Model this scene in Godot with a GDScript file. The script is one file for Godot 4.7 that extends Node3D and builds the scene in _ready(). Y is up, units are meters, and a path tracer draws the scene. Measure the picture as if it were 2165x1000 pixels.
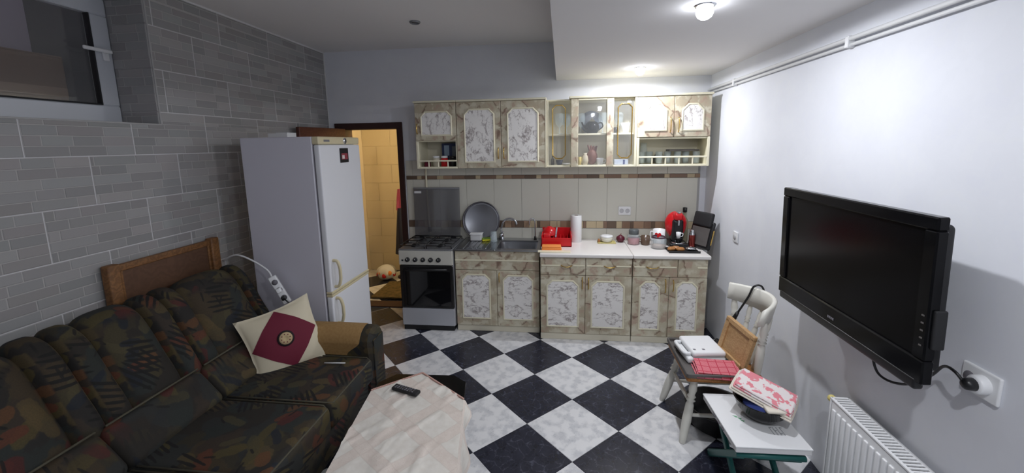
extends Node3D

var M := {}
var used := {}
const XL := -1.082
const XR := 2.685
const ZB := -0.58
const ZF := 6.2
const CEIL := 2.70
const LOW := 2.345
const LAMP := 1.0
const BULB := 0.22

# ------------------------------------------------------------------ mesh helpers
func S() -> SurfaceTool:
	var st := SurfaceTool.new()
	st.begin(Mesh.PRIMITIVE_TRIANGLES)
	st.set_smooth_group(-1)
	return st

func numbered(called: String) -> String:
	if not used.has(called):
		used[called] = 0
		return called
	used[called] += 1
	return "%s_%03d" % [called, used[called]]

func obj(called: String, st: SurfaceTool, m: Material, parent: Node = null) -> MeshInstance3D:
	st.generate_normals()
	return put(called, st.commit(), m, parent)

func put(called: String, mesh: Mesh, m: Material, parent: Node = null) -> MeshInstance3D:
	var o := MeshInstance3D.new()
	o.mesh = mesh
	o.material_override = m
	o.cast_shadow = GeometryInstance3D.SHADOW_CASTING_SETTING_ON
	if parent == null:
		o.name = numbered(called)
		add_child(o)
	else:
		o.name = called
		parent.add_child(o, true)
	return o

func tag(o: Node, label: String, category: String, group := "") -> Node:
	o.set_meta("label", label)
	o.set_meta("category", category)
	if group != "":
		o.set_meta("group", group)
	return o

func thing(called: String, label: String, category: String, at := Vector3.ZERO, turn := 0.0, group := "") -> Node3D:
	var o := Node3D.new()
	o.name = numbered(called)
	add_child(o)
	o.position = at
	o.rotation.y = turn
	tag(o, label, category, group)
	return o

func dup(o: Node3D, label: String, at: Vector3, turn := 0.0) -> Node3D:
	var c: Node3D = o.duplicate()
	c.name = numbered(str(o.name).rstrip("0123456789").rstrip("_"))
	add_child(c)
	c.position = at
	c.rotation.y = turn
	c.set_meta("label", label)
	return c

func struct(called: String) -> Node3D:
	var o := Node3D.new()
	o.name = called
	used[called] = 0
	add_child(o)
	o.set_meta("kind", "structure")
	return o

func tri(st: SurfaceTool, a: Vector3, b: Vector3, c: Vector3, from: Vector3) -> void:
	if (c - a).cross(b - a).dot((a + b + c) / 3.0 - from) < 0.0:
		var t := b
		b = c
		c = t
	st.add_vertex(a)
	st.add_vertex(b)
	st.add_vertex(c)

func quad(st: SurfaceTool, a: Vector3, b: Vector3, c: Vector3, d: Vector3, from: Vector3) -> void:
	tri(st, a, b, c, from)
	tri(st, a, c, d, from)

# a box between two corners with chamfered edges
func bx(st: SurfaceTool, a: Vector3, b: Vector3, v := 0.003, xf := Transform3D.IDENTITY) -> void:
	st.set_smooth_group(-1)
	var c := (a + b) * 0.5
	var h := ((b - a) * 0.5).abs()
	v = min(v, min(h.x, min(h.y, h.z)) * 0.6)
	var P := func(s: Vector3, ax: int) -> Vector3:
		var p := s * (h - Vector3.ONE * v)
		p[ax] = s[ax] * h[ax]
		return xf * (c + p)
	var ctr := xf * c
	for ax in 3:
		var i := (ax + 1) % 3
		var j := (ax + 2) % 3
		for s in [-1.0, 1.0]:
			var q := []
			for w in [[-1.0, -1.0], [1.0, -1.0], [1.0, 1.0], [-1.0, 1.0]]:
				var sg := Vector3.ZERO
				sg[ax] = s
				sg[i] = w[0]
				sg[j] = w[1]
				q.append(P.call(sg, ax))
			quad(st, q[0], q[1], q[2], q[3], ctr)
		if v > 0.0:
			for si in [-1.0, 1.0]:
				for sj in [-1.0, 1.0]:
					var lo := Vector3.ZERO
					lo[i] = si
					lo[j] = sj
					var hi := lo
					lo[ax] = -1.0
					hi[ax] = 1.0
					quad(st, P.call(lo, i), P.call(hi, i), P.call(hi, j), P.call(lo, j), ctr)
	if v > 0.0:
		for sx in [-1.0, 1.0]:
			for sy in [-1.0, 1.0]:
				for sz in [-1.0, 1.0]:
					var s3 := Vector3(sx, sy, sz)
					tri(st, P.call(s3, 0), P.call(s3, 1), P.call(s3, 2), ctr)

func box(called: String, a: Vector3, b: Vector3, m: Material, parent: Node = null, v := 0.003) -> MeshInstance3D:
	var st := S()
	bx(st, a, b, v)
	return obj(called, st, m, parent)

# a box with round edges of radius r; puff bulges its faces
func rb(st: SurfaceTool, a: Vector3, b: Vector3, r: float, puff := 0.0, xf := Transform3D.IDENTITY) -> void:
	st.set_smooth_group(0)
	var c := (a + b) * 0.5
	var h := ((b - a) * 0.5).abs()
	r = min(r, min(h.x, min(h.y, h.z)) * 0.98)
	var inner := h - Vector3.ONE * r
	var lists := []
	for ax in 3:
		var l := [-h[ax], -h[ax] + r * 0.35, -h[ax] + r * 0.7, -inner[ax]]
		var n := 6 if puff > 0.0 else 1
		for k in range(1, n):
			l.append(lerp(-inner[ax], inner[ax], float(k) / n))
		l.append_array([inner[ax], h[ax] - r * 0.7, h[ax] - r * 0.35, h[ax]])
		lists.append(l)
	var f := func(p: Vector3) -> Vector3:
		var q := p.clamp(-inner, inner)
		var d := p - q
		var o := q + d.normalized() * r
		if puff > 0.0:
			var u := Vector3(1, 1, 1) - (p / h) * (p / h)
			o += Vector3(signf(p.x) * u.y * u.z * absf(p.x / h.x), signf(p.y) * u.x * u.z * absf(p.y / h.y), signf(p.z) * u.x * u.y * absf(p.z / h.z)) * puff
		return xf * (c + o)
	for ax in 3:
		var i := (ax + 1) % 3
		var j := (ax + 2) % 3
		var li: Array = lists[i]
		var lj: Array = lists[j]
		for s in [-1.0, 1.0]:
			for x in li.size() - 1:
				for y in lj.size() - 1:
					var q := []
					for w in [[x, y], [x + 1, y], [x + 1, y + 1], [x, y + 1]]:
						var p := Vector3.ZERO
						p[ax] = s * h[ax]
						p[i] = li[w[0]]
						p[j] = lj[w[1]]
						q.append(f.call(p))
					quad(st, q[0], q[1], q[2], q[3], xf * c)

func rbox(called: String, a: Vector3, b: Vector3, r: float, m: Material, parent: Node = null, puff := 0.0) -> MeshInstance3D:
	var st := S()
	rb(st, a, b, r, puff)
	return obj(called, st, m, parent)

# turn a profile of (radius, height) about the y axis
func la(st: SurfaceTool, prof: Array, n := 20, xf := Transform3D.IDENTITY, smooth := true) -> void:
	st.set_smooth_group(0 if smooth else -1)
	for k in prof.size() - 1:
		var p: Vector2 = prof[k]
		var q: Vector2 = prof[k + 1]
		if p.distance_to(q) < 0.0000001:
			continue
		var out := Vector2(q.y - p.y, p.x - q.x)
		for i in n:
			var a := TAU * i / n
			var b := TAU * ((i + 1) % n) / n
			var pa := Vector3(p.x * cos(a), p.y, p.x * sin(a))
			var pb := Vector3(p.x * cos(b), p.y, p.x * sin(b))
			var qa := Vector3(q.x * cos(a), q.y, q.x * sin(a))
			var qb := Vector3(q.x * cos(b), q.y, q.x * sin(b))
			var mid := (pa + pb + qa + qb) * 0.25
			var am := (a + (a + TAU / n)) * 0.5
			var from := xf * (mid - Vector3(cos(am) * out.x, out.y, sin(am) * out.x))
			if p.x > 0.00001:
				tri(st, xf * pa, xf * pb, xf * (qa if q.x > 0.00001 else Vector3(0, q.y, 0)), from)
			if q.x > 0.00001:
				tri(st, xf * qa, xf * qb, xf * (pb if p.x > 0.00001 else Vector3(0, p.y, 0)), from)

func lathe(called: String, prof: Array, m: Material, parent: Node = null, n := 20, xf := Transform3D.IDENTITY) -> MeshInstance3D:
	var st := S()
	la(st, prof, n, xf)
	return obj(called, st, m, parent)

# a round bar through points; r is one radius or one for each point
func tb(st: SurfaceTool, pts: Array, r, n := 10) -> void:
	st.set_smooth_group(0)
	var up := Vector3(0.31, 0.87, 0.23)
	var rings := []
	for k in pts.size():
		var d: Vector3 = (pts[min(k + 1, pts.size() - 1)] - pts[max(k - 1, 0)]).normalized()
		var s := d.cross(up)
		if s.length() < 0.05:
			s = d.cross(Vector3(0.9, 0.1, -0.3))
		s = s.normalized()
		up = s.cross(d).normalized()
		var rr: float = r[k] if r is Array else r
		var ring := []
		for i in n:
			var a := TAU * i / n
			ring.append(pts[k] + (s * cos(a) + up * sin(a)) * rr)
		rings.append(ring)
	for k in pts.size() - 1:
		var mid: Vector3 = (pts[k] + pts[k + 1]) * 0.5
		for i in n:
			var j := (i + 1) % n
			quad(st, rings[k][i], rings[k][j], rings[k + 1][j], rings[k + 1][i], mid)
	for e in [[0, 1], [pts.size() - 1, pts.size() - 2]]:
		for i in n:
			tri(st, rings[e[0]][i], rings[e[0]][(i + 1) % n], pts[e[0]], pts[e[1]])

func tube(called: String, pts: Array, r, m: Material, parent: Node = null, n := 10) -> MeshInstance3D:
	var st := S()
	tb(st, pts, r, n)
	return obj(called, st, m, parent)

func curve(pts: Array, n := 6) -> Array:
	var o := []
	for k in pts.size() - 1:
		var a: Vector3 = pts[max(k - 1, 0)]
		var d: Vector3 = pts[min(k + 2, pts.size() - 1)]
		for i in n:
			o.append((pts[k] as Vector3).cubic_interpolate(pts[k + 1], a, d, float(i) / n))
	o.append(pts[-1])
	return o

func inset(p: PackedVector2Array, d: float) -> PackedVector2Array:
	var o := PackedVector2Array()
	var s := 1.0 if not Geometry2D.is_polygon_clockwise(p) else -1.0
	for k in p.size():
		var a := p[(k + p.size() - 1) % p.size()]
		var b := p[k]
		var c := p[(k + 1) % p.size()]
		var n1 := Vector2(-(b - a).y, (b - a).x).normalized() * s
		var n2 := Vector2(-(c - b).y, (c - b).x).normalized() * s
		var m := (n1 + n2).normalized()
		o.append(b + m * d / max(0.3, m.dot(n1)))
	return o

# a polygon in the xy plane pushed along z from z0 to z1, chamfered by v at z1
func pr(st: SurfaceTool, p: PackedVector2Array, z0: float, z1: float, v := 0.0, xf := Transform3D.IDENTITY) -> void:
	st.set_smooth_group(-1)
	var s := signf(z1 - z0)
	var top := inset(p, v) if v > 0.0 else p
	var rings := [[p, z0], [p, z1 - s * v], [top, z1]] if v > 0.0 else [[p, z0], [p, z1]]
	var ccw := not Geometry2D.is_polygon_clockwise(p)
	for k in rings.size() - 1:
		for i in p.size():
			var j := (i + 1) % p.size()
			var a: Vector2 = rings[k][0][i]
			var b: Vector2 = rings[k][0][j]
			var c: Vector2 = rings[k + 1][0][j]
			var d: Vector2 = rings[k + 1][0][i]
			var n := Vector2((b - a).y, -(b - a).x) * (1.0 if ccw else -1.0)
			var mid := (a + b) * 0.5 - n.normalized() * 0.02
			quad(st, xf * Vector3(a.x, a.y, rings[k][1]), xf * Vector3(b.x, b.y, rings[k][1]), xf * Vector3(c.x, c.y, rings[k + 1][1]), xf * Vector3(d.x, d.y, rings[k + 1][1]), xf * Vector3(mid.x, mid.y, (z0 + z1) * 0.5 - s * absf(z1 - z0)))
	for e in [[p, z0, z1], [top, z1, z0]]:
		var idx := Geometry2D.triangulate_polygon(e[0])
		for t in range(0, idx.size(), 3):
			var q := []
			for w in 3:
				q.append(xf * Vector3(e[0][idx[t + w]].x, e[0][idx[t + w]].y, e[1]))
			tri(st, q[0], q[1], q[2], q[0] + (xf.basis * Vector3(0, 0, e[2] - e[1])))

func prism(called: String, p: PackedVector2Array, z0: float, z1: float, m: Material, parent: Node = null, v := 0.0, xf := Transform3D.IDENTITY) -> MeshInstance3D:
	var st := S()
	pr(st, p, z0, z1, v, xf)
	return obj(called, st, m, parent)

# a smooth sheet; f maps (u, v) in 0..1 to a point
func sheet(st: SurfaceTool, nu: int, nv: int, f: Callable, uv := Vector2.ONE) -> void:
	st.set_smooth_group(0)
	var g := []
	for i in nu + 1:
		var row := []
		for j in nv + 1:
			row.append(f.call(float(i) / nu, float(j) / nv))
		g.append(row)
	for i in nu:
		for j in nv:
			for w in [[i, j], [i + 1, j], [i + 1, j + 1], [i, j], [i + 1, j + 1], [i, j + 1]]:
				st.set_uv(Vector2(float(w[0]) / nu, float(w[1]) / nv) * uv)
				st.add_vertex(g[w[0]][w[1]])

func arch(x0: float, x1: float, y0: float, y1: float, c := 0.05) -> PackedVector2Array:
	return PackedVector2Array([Vector2(x0, y0), Vector2(x1, y0), Vector2(x1, y1 - c), Vector2(x1 - c, y1), Vector2(x0 + c, y1), Vector2(x0, y1 - c)])

func basis_to(y: Vector3, at: Vector3) -> Transform3D:
	y = y.normalized()
	var x := y.cross(Vector3(0.13, 0.2, 0.97)).normalized()
	return Transform3D(Basis(x, y, x.cross(y)), at)

# ------------------------------------------------------------------ materials
func mat(c: Color, rough := 0.6, metal := 0.0) -> StandardMaterial3D:
	var m := StandardMaterial3D.new()
	m.albedo_color = c
	m.roughness = rough
	m.metallic = metal
	return m

func nz(seed_: int, freq: float, size: int, type := FastNoiseLite.TYPE_SIMPLEX_SMOOTH, cell := -1, oct := 4, warp := 0.0) -> PackedByteArray:
	var n := FastNoiseLite.new()
	n.seed = seed_
	n.frequency = freq
	n.noise_type = type
	n.fractal_octaves = oct
	if oct == 1:
		n.fractal_type = FastNoiseLite.FRACTAL_NONE
	if cell >= 0:
		n.cellular_return_type = cell
	if warp > 0.0:
		n.domain_warp_enabled = true
		n.domain_warp_amplitude = warp
		n.domain_warp_frequency = freq * 0.8
	var im := n.get_seamless_image(size, size, false, false, 0.15, true)
	im.convert(Image.FORMAT_L8)
	return im.get_data()

func tex(size: int, f: Callable) -> ImageTexture:
	var d := PackedByteArray()
	d.resize(size * size * 3)
	for i in size * size:
		var c: Color = f.call(i)
		d[i * 3] = clampi(int(c.r * 255.0), 0, 255)
		d[i * 3 + 1] = clampi(int(c.g * 255.0), 0, 255)
		d[i * 3 + 2] = clampi(int(c.b * 255.0), 0, 255)
	var im := Image.create_from_data(size, size, false, Image.FORMAT_RGB8, d)
	im.generate_mipmaps()
	return ImageTexture.create_from_image(im)

func tri_mat(t: Texture2D, scale_: float, rough: float, world := true) -> StandardMaterial3D:
	var m := mat(Color.WHITE, rough)
	m.albedo_texture = t
	m.uv1_triplanar = true
	m.uv1_world_triplanar = world
	m.uv1_scale = Vector3.ONE * scale_
	m.uv1_triplanar_sharpness = 8.0
	return m

func sm(a: float, b: float, x: float) -> float:
	return smoothstep(a, b, x)

func brush_cloth() -> ImageTexture:
	var N := 512
	var rng := RandomNumberGenerator.new()
	rng.seed = 77
	var g := nz(63, 0.03, N, FastNoiseLite.TYPE_SIMPLEX_SMOOTH, -1, 4)
	var px := PackedColorArray()
	px.resize(N * N)
	px.fill(Color8(54, 50, 44))
	var dab := func(cx: float, cy: float, ang: float, l: float, w: float, c: Color, k: float) -> void:
		var r := int(maxf(l, w) * 0.62) + 2
		for dy in range(-r, r + 1):
			for dx in range(-r, r + 1):
				var u := (dx * cos(ang) + dy * sin(ang)) / (l * 0.5)
				var v := (-dx * sin(ang) + dy * cos(ang)) / (w * 0.5)
				if absf(u) > 1.2 or absf(v) > 1.2:
					continue
				var i := posmod(int(cx) + dx, N) + posmod(int(cy) + dy, N) * N
				var n := g[i] / 255.0 - 0.5
				var d := u * u * u * u + v * v + n * 0.9
				if d < 1.0:
					px[i] = px[i].lerp(c, k * clampf((1.0 - d) * 4.0, 0.0, 1.0))
	var base := [Color8(70, 64, 48), Color8(58, 62, 62), Color8(86, 72, 50), Color8(50, 48, 46), Color8(88, 80, 52), Color8(74, 62, 52), Color8(54, 62, 60)]
	for k in 60:
		dab.call(rng.randf() * N, rng.randf() * N, rng.randf() * PI, rng.randf_range(110, 190), rng.randf_range(50, 100), base[k % base.size()], 0.9)
	for k in 22:
		var c: Color = [Color8(112, 98, 52), Color8(100, 92, 62), Color8(118, 100, 62)][k % 3]
		dab.call(rng.randf() * N, rng.randf() * N, rng.randf() * PI, rng.randf_range(60, 110), rng.randf_range(24, 46), c, 0.75)
	for k in 17:
		dab.call(rng.randf() * N, rng.randf() * N, rng.randf() * PI, rng.randf_range(55, 100), rng.randf_range(24, 44), [Color8(124, 68, 46), Color8(104, 46, 42), Color8(128, 84, 50)][k % 3], 0.85)
	for k in 10:
		dab.call(rng.randf() * N, rng.randf() * N, rng.randf() * PI, rng.randf_range(40, 80), rng.randf_range(18, 32), Color8(34, 42, 58), 0.8)
	for k in 9:
		var cx := rng.randf() * N
		var cy := rng.randf() * N
		var a := rng.randf_range(0.2, 1.0)
		for j in 6:
			dab.call(cx - sin(a) * j * 17.0, cy + cos(a) * j * 17.0, a + rng.randf_range(-0.08, 0.08), rng.randf_range(70, 120), 9.0, Color8(26, 25, 25), 0.9)
	for k in 26:
		dab.call(rng.randf() * N, rng.randf() * N, rng.randf() * PI, rng.randf_range(20, 44), 7.0, Color8(28, 26, 26), 0.8)
	return tex(N, func(i: int): return px[i].lerp(Color8(30, 28, 26), 0.25 * (g[(i * 7) % (N * N)] / 255.0)))

func make_materials() -> void:
	M.plaster = mat(Color8(226, 228, 234), 0.85)
	var pn := nz(3, 0.02, 256)
	M.plaster.heightmap_enabled = false
	var pl := tex(256, func(i: int):
		var v := pn[i] / 255.0
		return Color8(230, 232, 239).lerp(Color8(236, 238, 243), v))
	M.plaster.albedo_color = Color.WHITE
	M.plaster.albedo_texture = pl
	M.plaster.uv1_triplanar = true
	M.plaster.uv1_world_triplanar = true
	M.plaster.uv1_scale = Vector3.ONE * 0.6
	M.ceil = mat(Color8(240, 238, 237), 0.9)
	# floor tiles
	var a := nz(11, 0.012, 512, FastNoiseLite.TYPE_SIMPLEX_SMOOTH, -1, 5, 30.0)
	var b := nz(12, 0.03, 512, FastNoiseLite.TYPE_PERLIN, -1, 4, 20.0)
	var wt := tex(512, func(i: int):
		var v := a[i] / 255.0
		var w := absf(b[i] / 255.0 - 0.5)
		var c := Color8(228, 228, 229).lerp(Color8(204, 205, 208), sm(0.35, 0.8, v))
		return c.lerp(Color8(172, 174, 180), 0.6 * sm(0.035, 0.0, w) * sm(0.4, 0.7, v)))
	M.tile_white = mat(Color.WHITE, 0.28)
	M.tile_white.albedo_texture = wt
	var c1 := nz(21, 0.018, 512, FastNoiseLite.TYPE_CELLULAR, FastNoiseLite.RETURN_DISTANCE2_SUB, 1, 34.0)
	var c2 := nz(22, 0.014, 512)
	var c3 := nz(23, 0.04, 512, FastNoiseLite.TYPE_CELLULAR, FastNoiseLite.RETURN_DISTANCE2_SUB, 1, 22.0)
	var dt := tex(512, func(i: int):
		var v := c2[i] / 255.0
		var e := c1[i] / 255.0
		var g := c3[i] / 255.0
		var c := Color8(30, 32, 44).lerp(Color8(46, 48, 62), v)
		c = c.lerp(Color8(92, 96, 110), 0.75 * sm(0.07, 0.0, e) * sm(0.3, 0.65, v))
		return c.lerp(Color8(70, 74, 88), 0.5 * sm(0.09, 0.0, g) * sm(0.65, 0.4, v)))
	M.tile_dark = mat(Color.WHITE, 0.26)
	M.tile_dark.albedo_texture = dt
	M.grout = mat(Color8(62, 62, 66), 0.9)
	M.grout_light = mat(Color8(176, 175, 174), 0.9)
	# cabinet laminate: beige stone look
	var k1 := nz(31, 0.010, 512, FastNoiseLite.TYPE_CELLULAR, FastNoiseLite.RETURN_CELL_VALUE, 1, 26.0)
	var k2 := nz(31, 0.010, 512, FastNoiseLite.TYPE_CELLULAR, FastNoiseLite.RETURN_DISTANCE2_SUB, 1, 26.0)
	var k3 := nz(33, 0.02, 512, FastNoiseLite.TYPE_SIMPLEX_SMOOTH, -1, 5, 20.0)
	var kt := tex(512, func(i: int):
		var v := k1[i] / 255.0
		var n := k3[i] / 255.0
		var c := Color8(200, 192, 168).lerp(Color8(176, 164, 140), v)
		c = c.lerp(Color8(178, 152, 134), sm(0.52, 0.75, n) * 0.75)
		c = c.lerp(Color8(212, 206, 186), sm(0.45, 0.25, n) * 0.8)
		return c.lerp(Color8(112, 88, 74), 0.75 * sm(0.07, 0.0, k2[i] / 255.0) * sm(0.34, 0.55, n)))
	M.stone = tri_mat(kt, 0.85, 0.35)
	# door panels: white marble with grey veins
	var v1 := nz(41, 0.011, 512, FastNoiseLite.TYPE_SIMPLEX_SMOOTH, -1, 5, 60.0)
	var v2 := nz(42, 0.008, 512)
	var v3 := nz(43, 0.022, 512, FastNoiseLite.TYPE_SIMPLEX_SMOOTH, -1, 4, 40.0)
	var vt := tex(512, func(i: int):
		var r := absf(v1[i] / 255.0 - 0.5)
		var q := absf(v3[i] / 255.0 - 0.48)
		var w := v2[i] / 255.0
		var c := Color8(240, 237, 233)
		c = c.lerp(Color8(176, 168, 168), 0.6 * sm(0.12, 0.02, r) * sm(0.30, 0.62, w))
		c = c.lerp(Color8(122, 112, 106), 0.8 * sm(0.032, 0.0, r) * sm(0.22, 0.45, w))
		return c.lerp(Color8(132, 122, 116), 0.65 * sm(0.028, 0.0, q) * sm(0.40, 0.58, w)))
	M.marble = tri_mat(vt, 1.6, 0.3)
	M.marble.uv1_scale = Vector3(1.15, 2.1, 1.15)
	M.marble_tall = tri_mat(vt, 1.6, 0.3)
	M.marble_tall.uv1_scale = Vector3(1.9, 1.3, 1.9)
	M.marble_tall.uv1_offset = Vector3(0.37, 0.21, 0.0)
	M.cream = mat(Color8(232, 226, 200), 0.4)
	M.cream_in = mat(Color8(214, 208, 188), 0.5)
	M.gold = mat(Color8(212, 178, 104), 0.25, 1.0)
	M.worktop = mat(Color8(234, 230, 226), 0.3)
	M.steel = mat(Color8(176, 178, 182), 0.28, 1.0)
	M.chrome = mat(Color8(214, 216, 220), 0.12, 1.0)
	M.steel_dull = mat(Color8(150, 152, 156), 0.42, 0.7)
	M.splash = mat(Color8(214, 212, 200), 0.22)
	M.band_a = mat(Color8(112, 92, 76), 0.4)
	M.band_b = mat(Color8(168, 138, 112), 0.4)
	M.band_c = mat(Color8(204, 186, 152), 0.4)
	M.band_d = mat(Color8(140, 112, 92), 0.4)
	M.black = mat(Color8(24, 24, 26), 0.35)
	M.black_gloss = mat(Color8(14, 14, 16), 0.12)
	M.black_gloss.metallic_specular = 0.3
	M.screen = mat(Color8(10, 10, 12), 0.18)
	M.screen.metallic_specular = 0.25
	M.outlet = mat(Color8(190, 190, 193), 0.6)
	M.black_matt = mat(Color8(30, 30, 32), 0.7)
	M.white = mat(Color8(236, 237, 238), 0.35)
	M.white_matt = mat(Color8(226, 226, 226), 0.7)
	M.white_paint = mat(Color8(226, 224, 214), 0.4)
	M.fridge = mat(Color8(230, 231, 235), 0.4)
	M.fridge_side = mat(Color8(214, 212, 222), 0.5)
	M.fridge_cream = mat(Color8(216, 204, 168), 0.4)
	M.seal = mat(Color8(120, 118, 124), 0.7)
	M.red = mat(Color8(206, 26, 34), 0.25)
	M.orange = mat(Color8(244, 150, 74), 0.6)
	M.yellow = mat(Color8(214, 206, 50), 0.8)
	M.green = mat(Color8(22, 92, 88), 0.45)
	M.maroon = mat(Color8(108, 24, 48), 0.8)
	M.pillow = mat(Color8(214, 204, 178), 0.55)
	M.brick = mat(Color.WHITE, 0.75)
	M.brick.vertex_color_use_as_albedo = true
	M.brick_mortar = mat(Color8(180, 178, 176), 0.85)
	M.joint = mat(Color8(212, 212, 214), 0.9)
	M.reveal = mat(Color8(96, 94, 94), 0.8)
	M.brown = mat(Color8(58, 32, 28), 0.45)
	M.glass = mat(Color(0.95, 0.96, 0.96, 0.05), 0.02)
	M.glass.transparency = BaseMaterial3D.TRANSPARENCY_ALPHA
	M.glass_lid = mat(Color(0.42, 0.42, 0.44, 0.45), 0.06)
	M.glass_lid.transparency = BaseMaterial3D.TRANSPARENCY_ALPHA
	M.jar_glass = mat(Color(0.8, 0.86, 0.88, 0.28), 0.05)
	M.jar_glass.transparency = BaseMaterial3D.TRANSPARENCY_ALPHA
	M.pvc = mat(Color8(206, 210, 216), 0.35)
	M.card = mat(Color8(112, 90, 74), 0.85)
	M.plastic_clear = mat(Color(0.92, 0.92, 0.92, 0.7), 0.3)
	M.plastic_clear.transparency = BaseMaterial3D.TRANSPARENCY_ALPHA
	M.oven_glass = mat(Color8(20, 20, 22), 0.05)
	# wood
	var g1 := nz(51, 0.02, 256)
	var wood := func(lo: Color, hi: Color):
		return tex(256, func(i: int):
			var x := i % 256
			var y := i / 256
			var n := g1[i] / 255.0
			var g := 0.5 + 0.5 * sin((y * 0.16 + n * 9.0) * 1.7) * 0.7 + (g1[(x / 8 + y * 256) % 65536] / 255.0 - 0.5) * 0.5
			return lo.lerp(hi, clampf(g, 0.0, 1.0)))
	M.wood = tri_mat(wood.call(Color8(112, 76, 44), Color8(146, 102, 60)), 2.5, 0.5)
	M.wood_panel = tri_mat(wood.call(Color8(92, 64, 46), Color8(104, 74, 54)), 1.5, 0.55)
	M.wood_light = tri_mat(wood.call(Color8(176, 138, 94), Color8(198, 162, 116)), 4.0, 0.6)
	M.wood_seat = tri_mat(wood.call(Color8(150, 98, 50), Color8(186, 128, 72)), 4.0, 0.45)
	M.leaf_wood = tri_mat(wood.call(Color8(84, 44, 34), Color8(104, 58, 44)), 2.0, 0.4)
	# sofa cloth: dark brush strokes, olive leaves, black stripes and a few rust dabs
	M.sofa = tri_mat(brush_cloth(), 1.25, 0.85, false)
	M.sofa.uv1_triplanar_sharpness = 14.0
	M.sofa.albedo_color = Color8(206, 204, 200)
	M.piping = mat(Color8(84, 80, 66), 0.85)
	var tn := nz(71, 0.05, 256)
	var tan_ := tex(256, func(i: int): return Color8(150, 116, 70).lerp(Color8(168, 134, 86), tn[i] / 255.0))
	M.tan = tri_mat(tan_, 3.0, 0.8)
	# tablecloth: pale squares between woven bands
	var t1 := nz(81, 0.02, 512)
	var t2 := nz(82, 0.15, 512, FastNoiseLite.TYPE_PERLIN, -1, 2)
	var ct := tex(512, func(i: int):
		var x := (i % 512) / 512.0
		var y := (i / 512) / 512.0
		var n := t1[i] / 255.0
		var u := absf(fposmod(x * 2.0, 1.0) - 0.5)
		var v := absf(fposmod(y * 2.0, 1.0) - 0.5)
		var band := maxf(sm(0.34, 0.37, u), sm(0.34, 0.37, v))
		var c := Color8(226, 222, 214).lerp(Color8(216, 210, 200), n)
		var e := Color8(214, 202, 192).lerp(Color8(222, 212, 202), n)
		e = e.lerp(Color8(200, 180, 170), 0.4 * sm(0.6, 0.8, t2[i] / 255.0))
		var line := maxf(sm(0.02, 0.0, absf(u - 0.355)), sm(0.02, 0.0, absf(v - 0.355)))
		c = c.lerp(e, band)
		return c.lerp(Color8(198, 186, 176), 0.4 * line))
	M.cloth = mat(Color.WHITE, 0.8)
	M.cloth.albedo_texture = ct
	M.fringe = mat(Color8(192, 154, 142), 0.9)
	# towels
	var r1 := nz(91, 0.018, 256, FastNoiseLite.TYPE_SIMPLEX_SMOOTH, -1, 3, 30.0)
	var rt := tex(256, func(i: int): return Color8(232, 224, 222).lerp(Color8(226, 138, 148), sm(0.5, 0.54, r1[i] / 255.0)))
	M.towel = tri_mat(rt, 3.2, 0.95, false)
	var rc := tex(128, func(i: int):
		var x := i % 128
		var y := i / 128
		var c := Color8(204, 88, 102)
		if (x / 4) % 2 == 0 and (y / 4) % 2 == 0:
			c = Color8(230, 176, 182)
		if x % 64 < 6 or y % 64 < 6:
			c = Color8(190, 66, 84)
		return c)
	M.check = tri_mat(rc, 11.0, 0.95, false)
	M.towel_edge = mat(Color8(228, 220, 206), 0.95)
	M.blue_cloth = mat(Color8(44, 58, 120), 0.9)
	M.tray_grey = mat(Color8(92, 88, 86), 0.45)
	# hall
	M.hall_tile = mat(Color8(216, 202, 170), 0.4)
	M.hall_grout = mat(Color8(226, 212, 178), 0.8)
	M.hall_wall = mat(Color8(224, 212, 186), 0.8)
	M.pink = mat(Color8(196, 92, 128), 0.9)
	M.navy = mat(Color8(44, 48, 72), 0.9)
	var o1 := nz(95, 0.03, 256)
	M.mat_olive = tri_mat(tex(256, func(i: int): return Color8(72, 66, 40).lerp(Color8(128, 104, 62), o1[i] / 255.0)), 2.0, 0.95)
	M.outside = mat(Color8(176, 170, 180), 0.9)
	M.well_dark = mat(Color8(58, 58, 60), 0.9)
	M.bulb = mat(Color8(255, 255, 255), 0.5)
	M.bulb.emission_enabled = true
	M.bulb.emission = Color(0.94, 0.96, 1.0)
	M.bulb.emission_energy_multiplier = 14.0
	M.warm_bulb = mat(Color8(255, 240, 210), 0.5)
	M.warm_bulb.emission_enabled = true
	M.warm_bulb.emission = Color(1.0, 0.86, 0.64)
	M.warm_bulb.emission_energy_multiplier = 6.0

# ------------------------------------------------------------------ main
func _ready() -> void:
	var cam := Camera3D.new()
	add_child(cam)
	var ya := 0.1214
	var pi_ := -0.1534
	var ro := -0.0172
	cam.transform = Transform3D(Basis(Vector3.UP, ya) * Basis(Vector3.RIGHT, pi_) * Basis(Vector3.BACK, ro), Vector3(1.3182, 1.7506, 3.4957))
	cam.near = 0.05
	cam.far = 60.0
	cam.projection = Camera3D.PROJECTION_FRUSTUM
	cam.size = 0.05 * 1000.0 / 863.4757
	cam.frustum_offset = Vector2(0.0, -0.05 * 61.9 / 863.4757)
	cam.current = true
	var we := WorldEnvironment.new()
	var env := Environment.new()
	env.background_mode = Environment.BG_COLOR
	env.background_color = Color8(150, 146, 160)
	env.tonemap_mode = Environment.TONE_MAPPER_LINEAR
	env.tonemap_exposure = 1.0
	env.sdfgi_enabled = true
	env.ssao_enabled = true
	env.ssil_enabled = true
	we.environment = env
	add_child(we)
	make_materials()
	build_room()
	build_lamps()
	build_hall()
	build_window()
	build_kitchen_base()
	build_kitchen_upper()
	build_stove()
	build_counter_items()
	build_fridge()
	build_sofa()
	build_table()
	build_tv()
	build_radiator()
	build_chair()
	build_stool()

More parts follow.
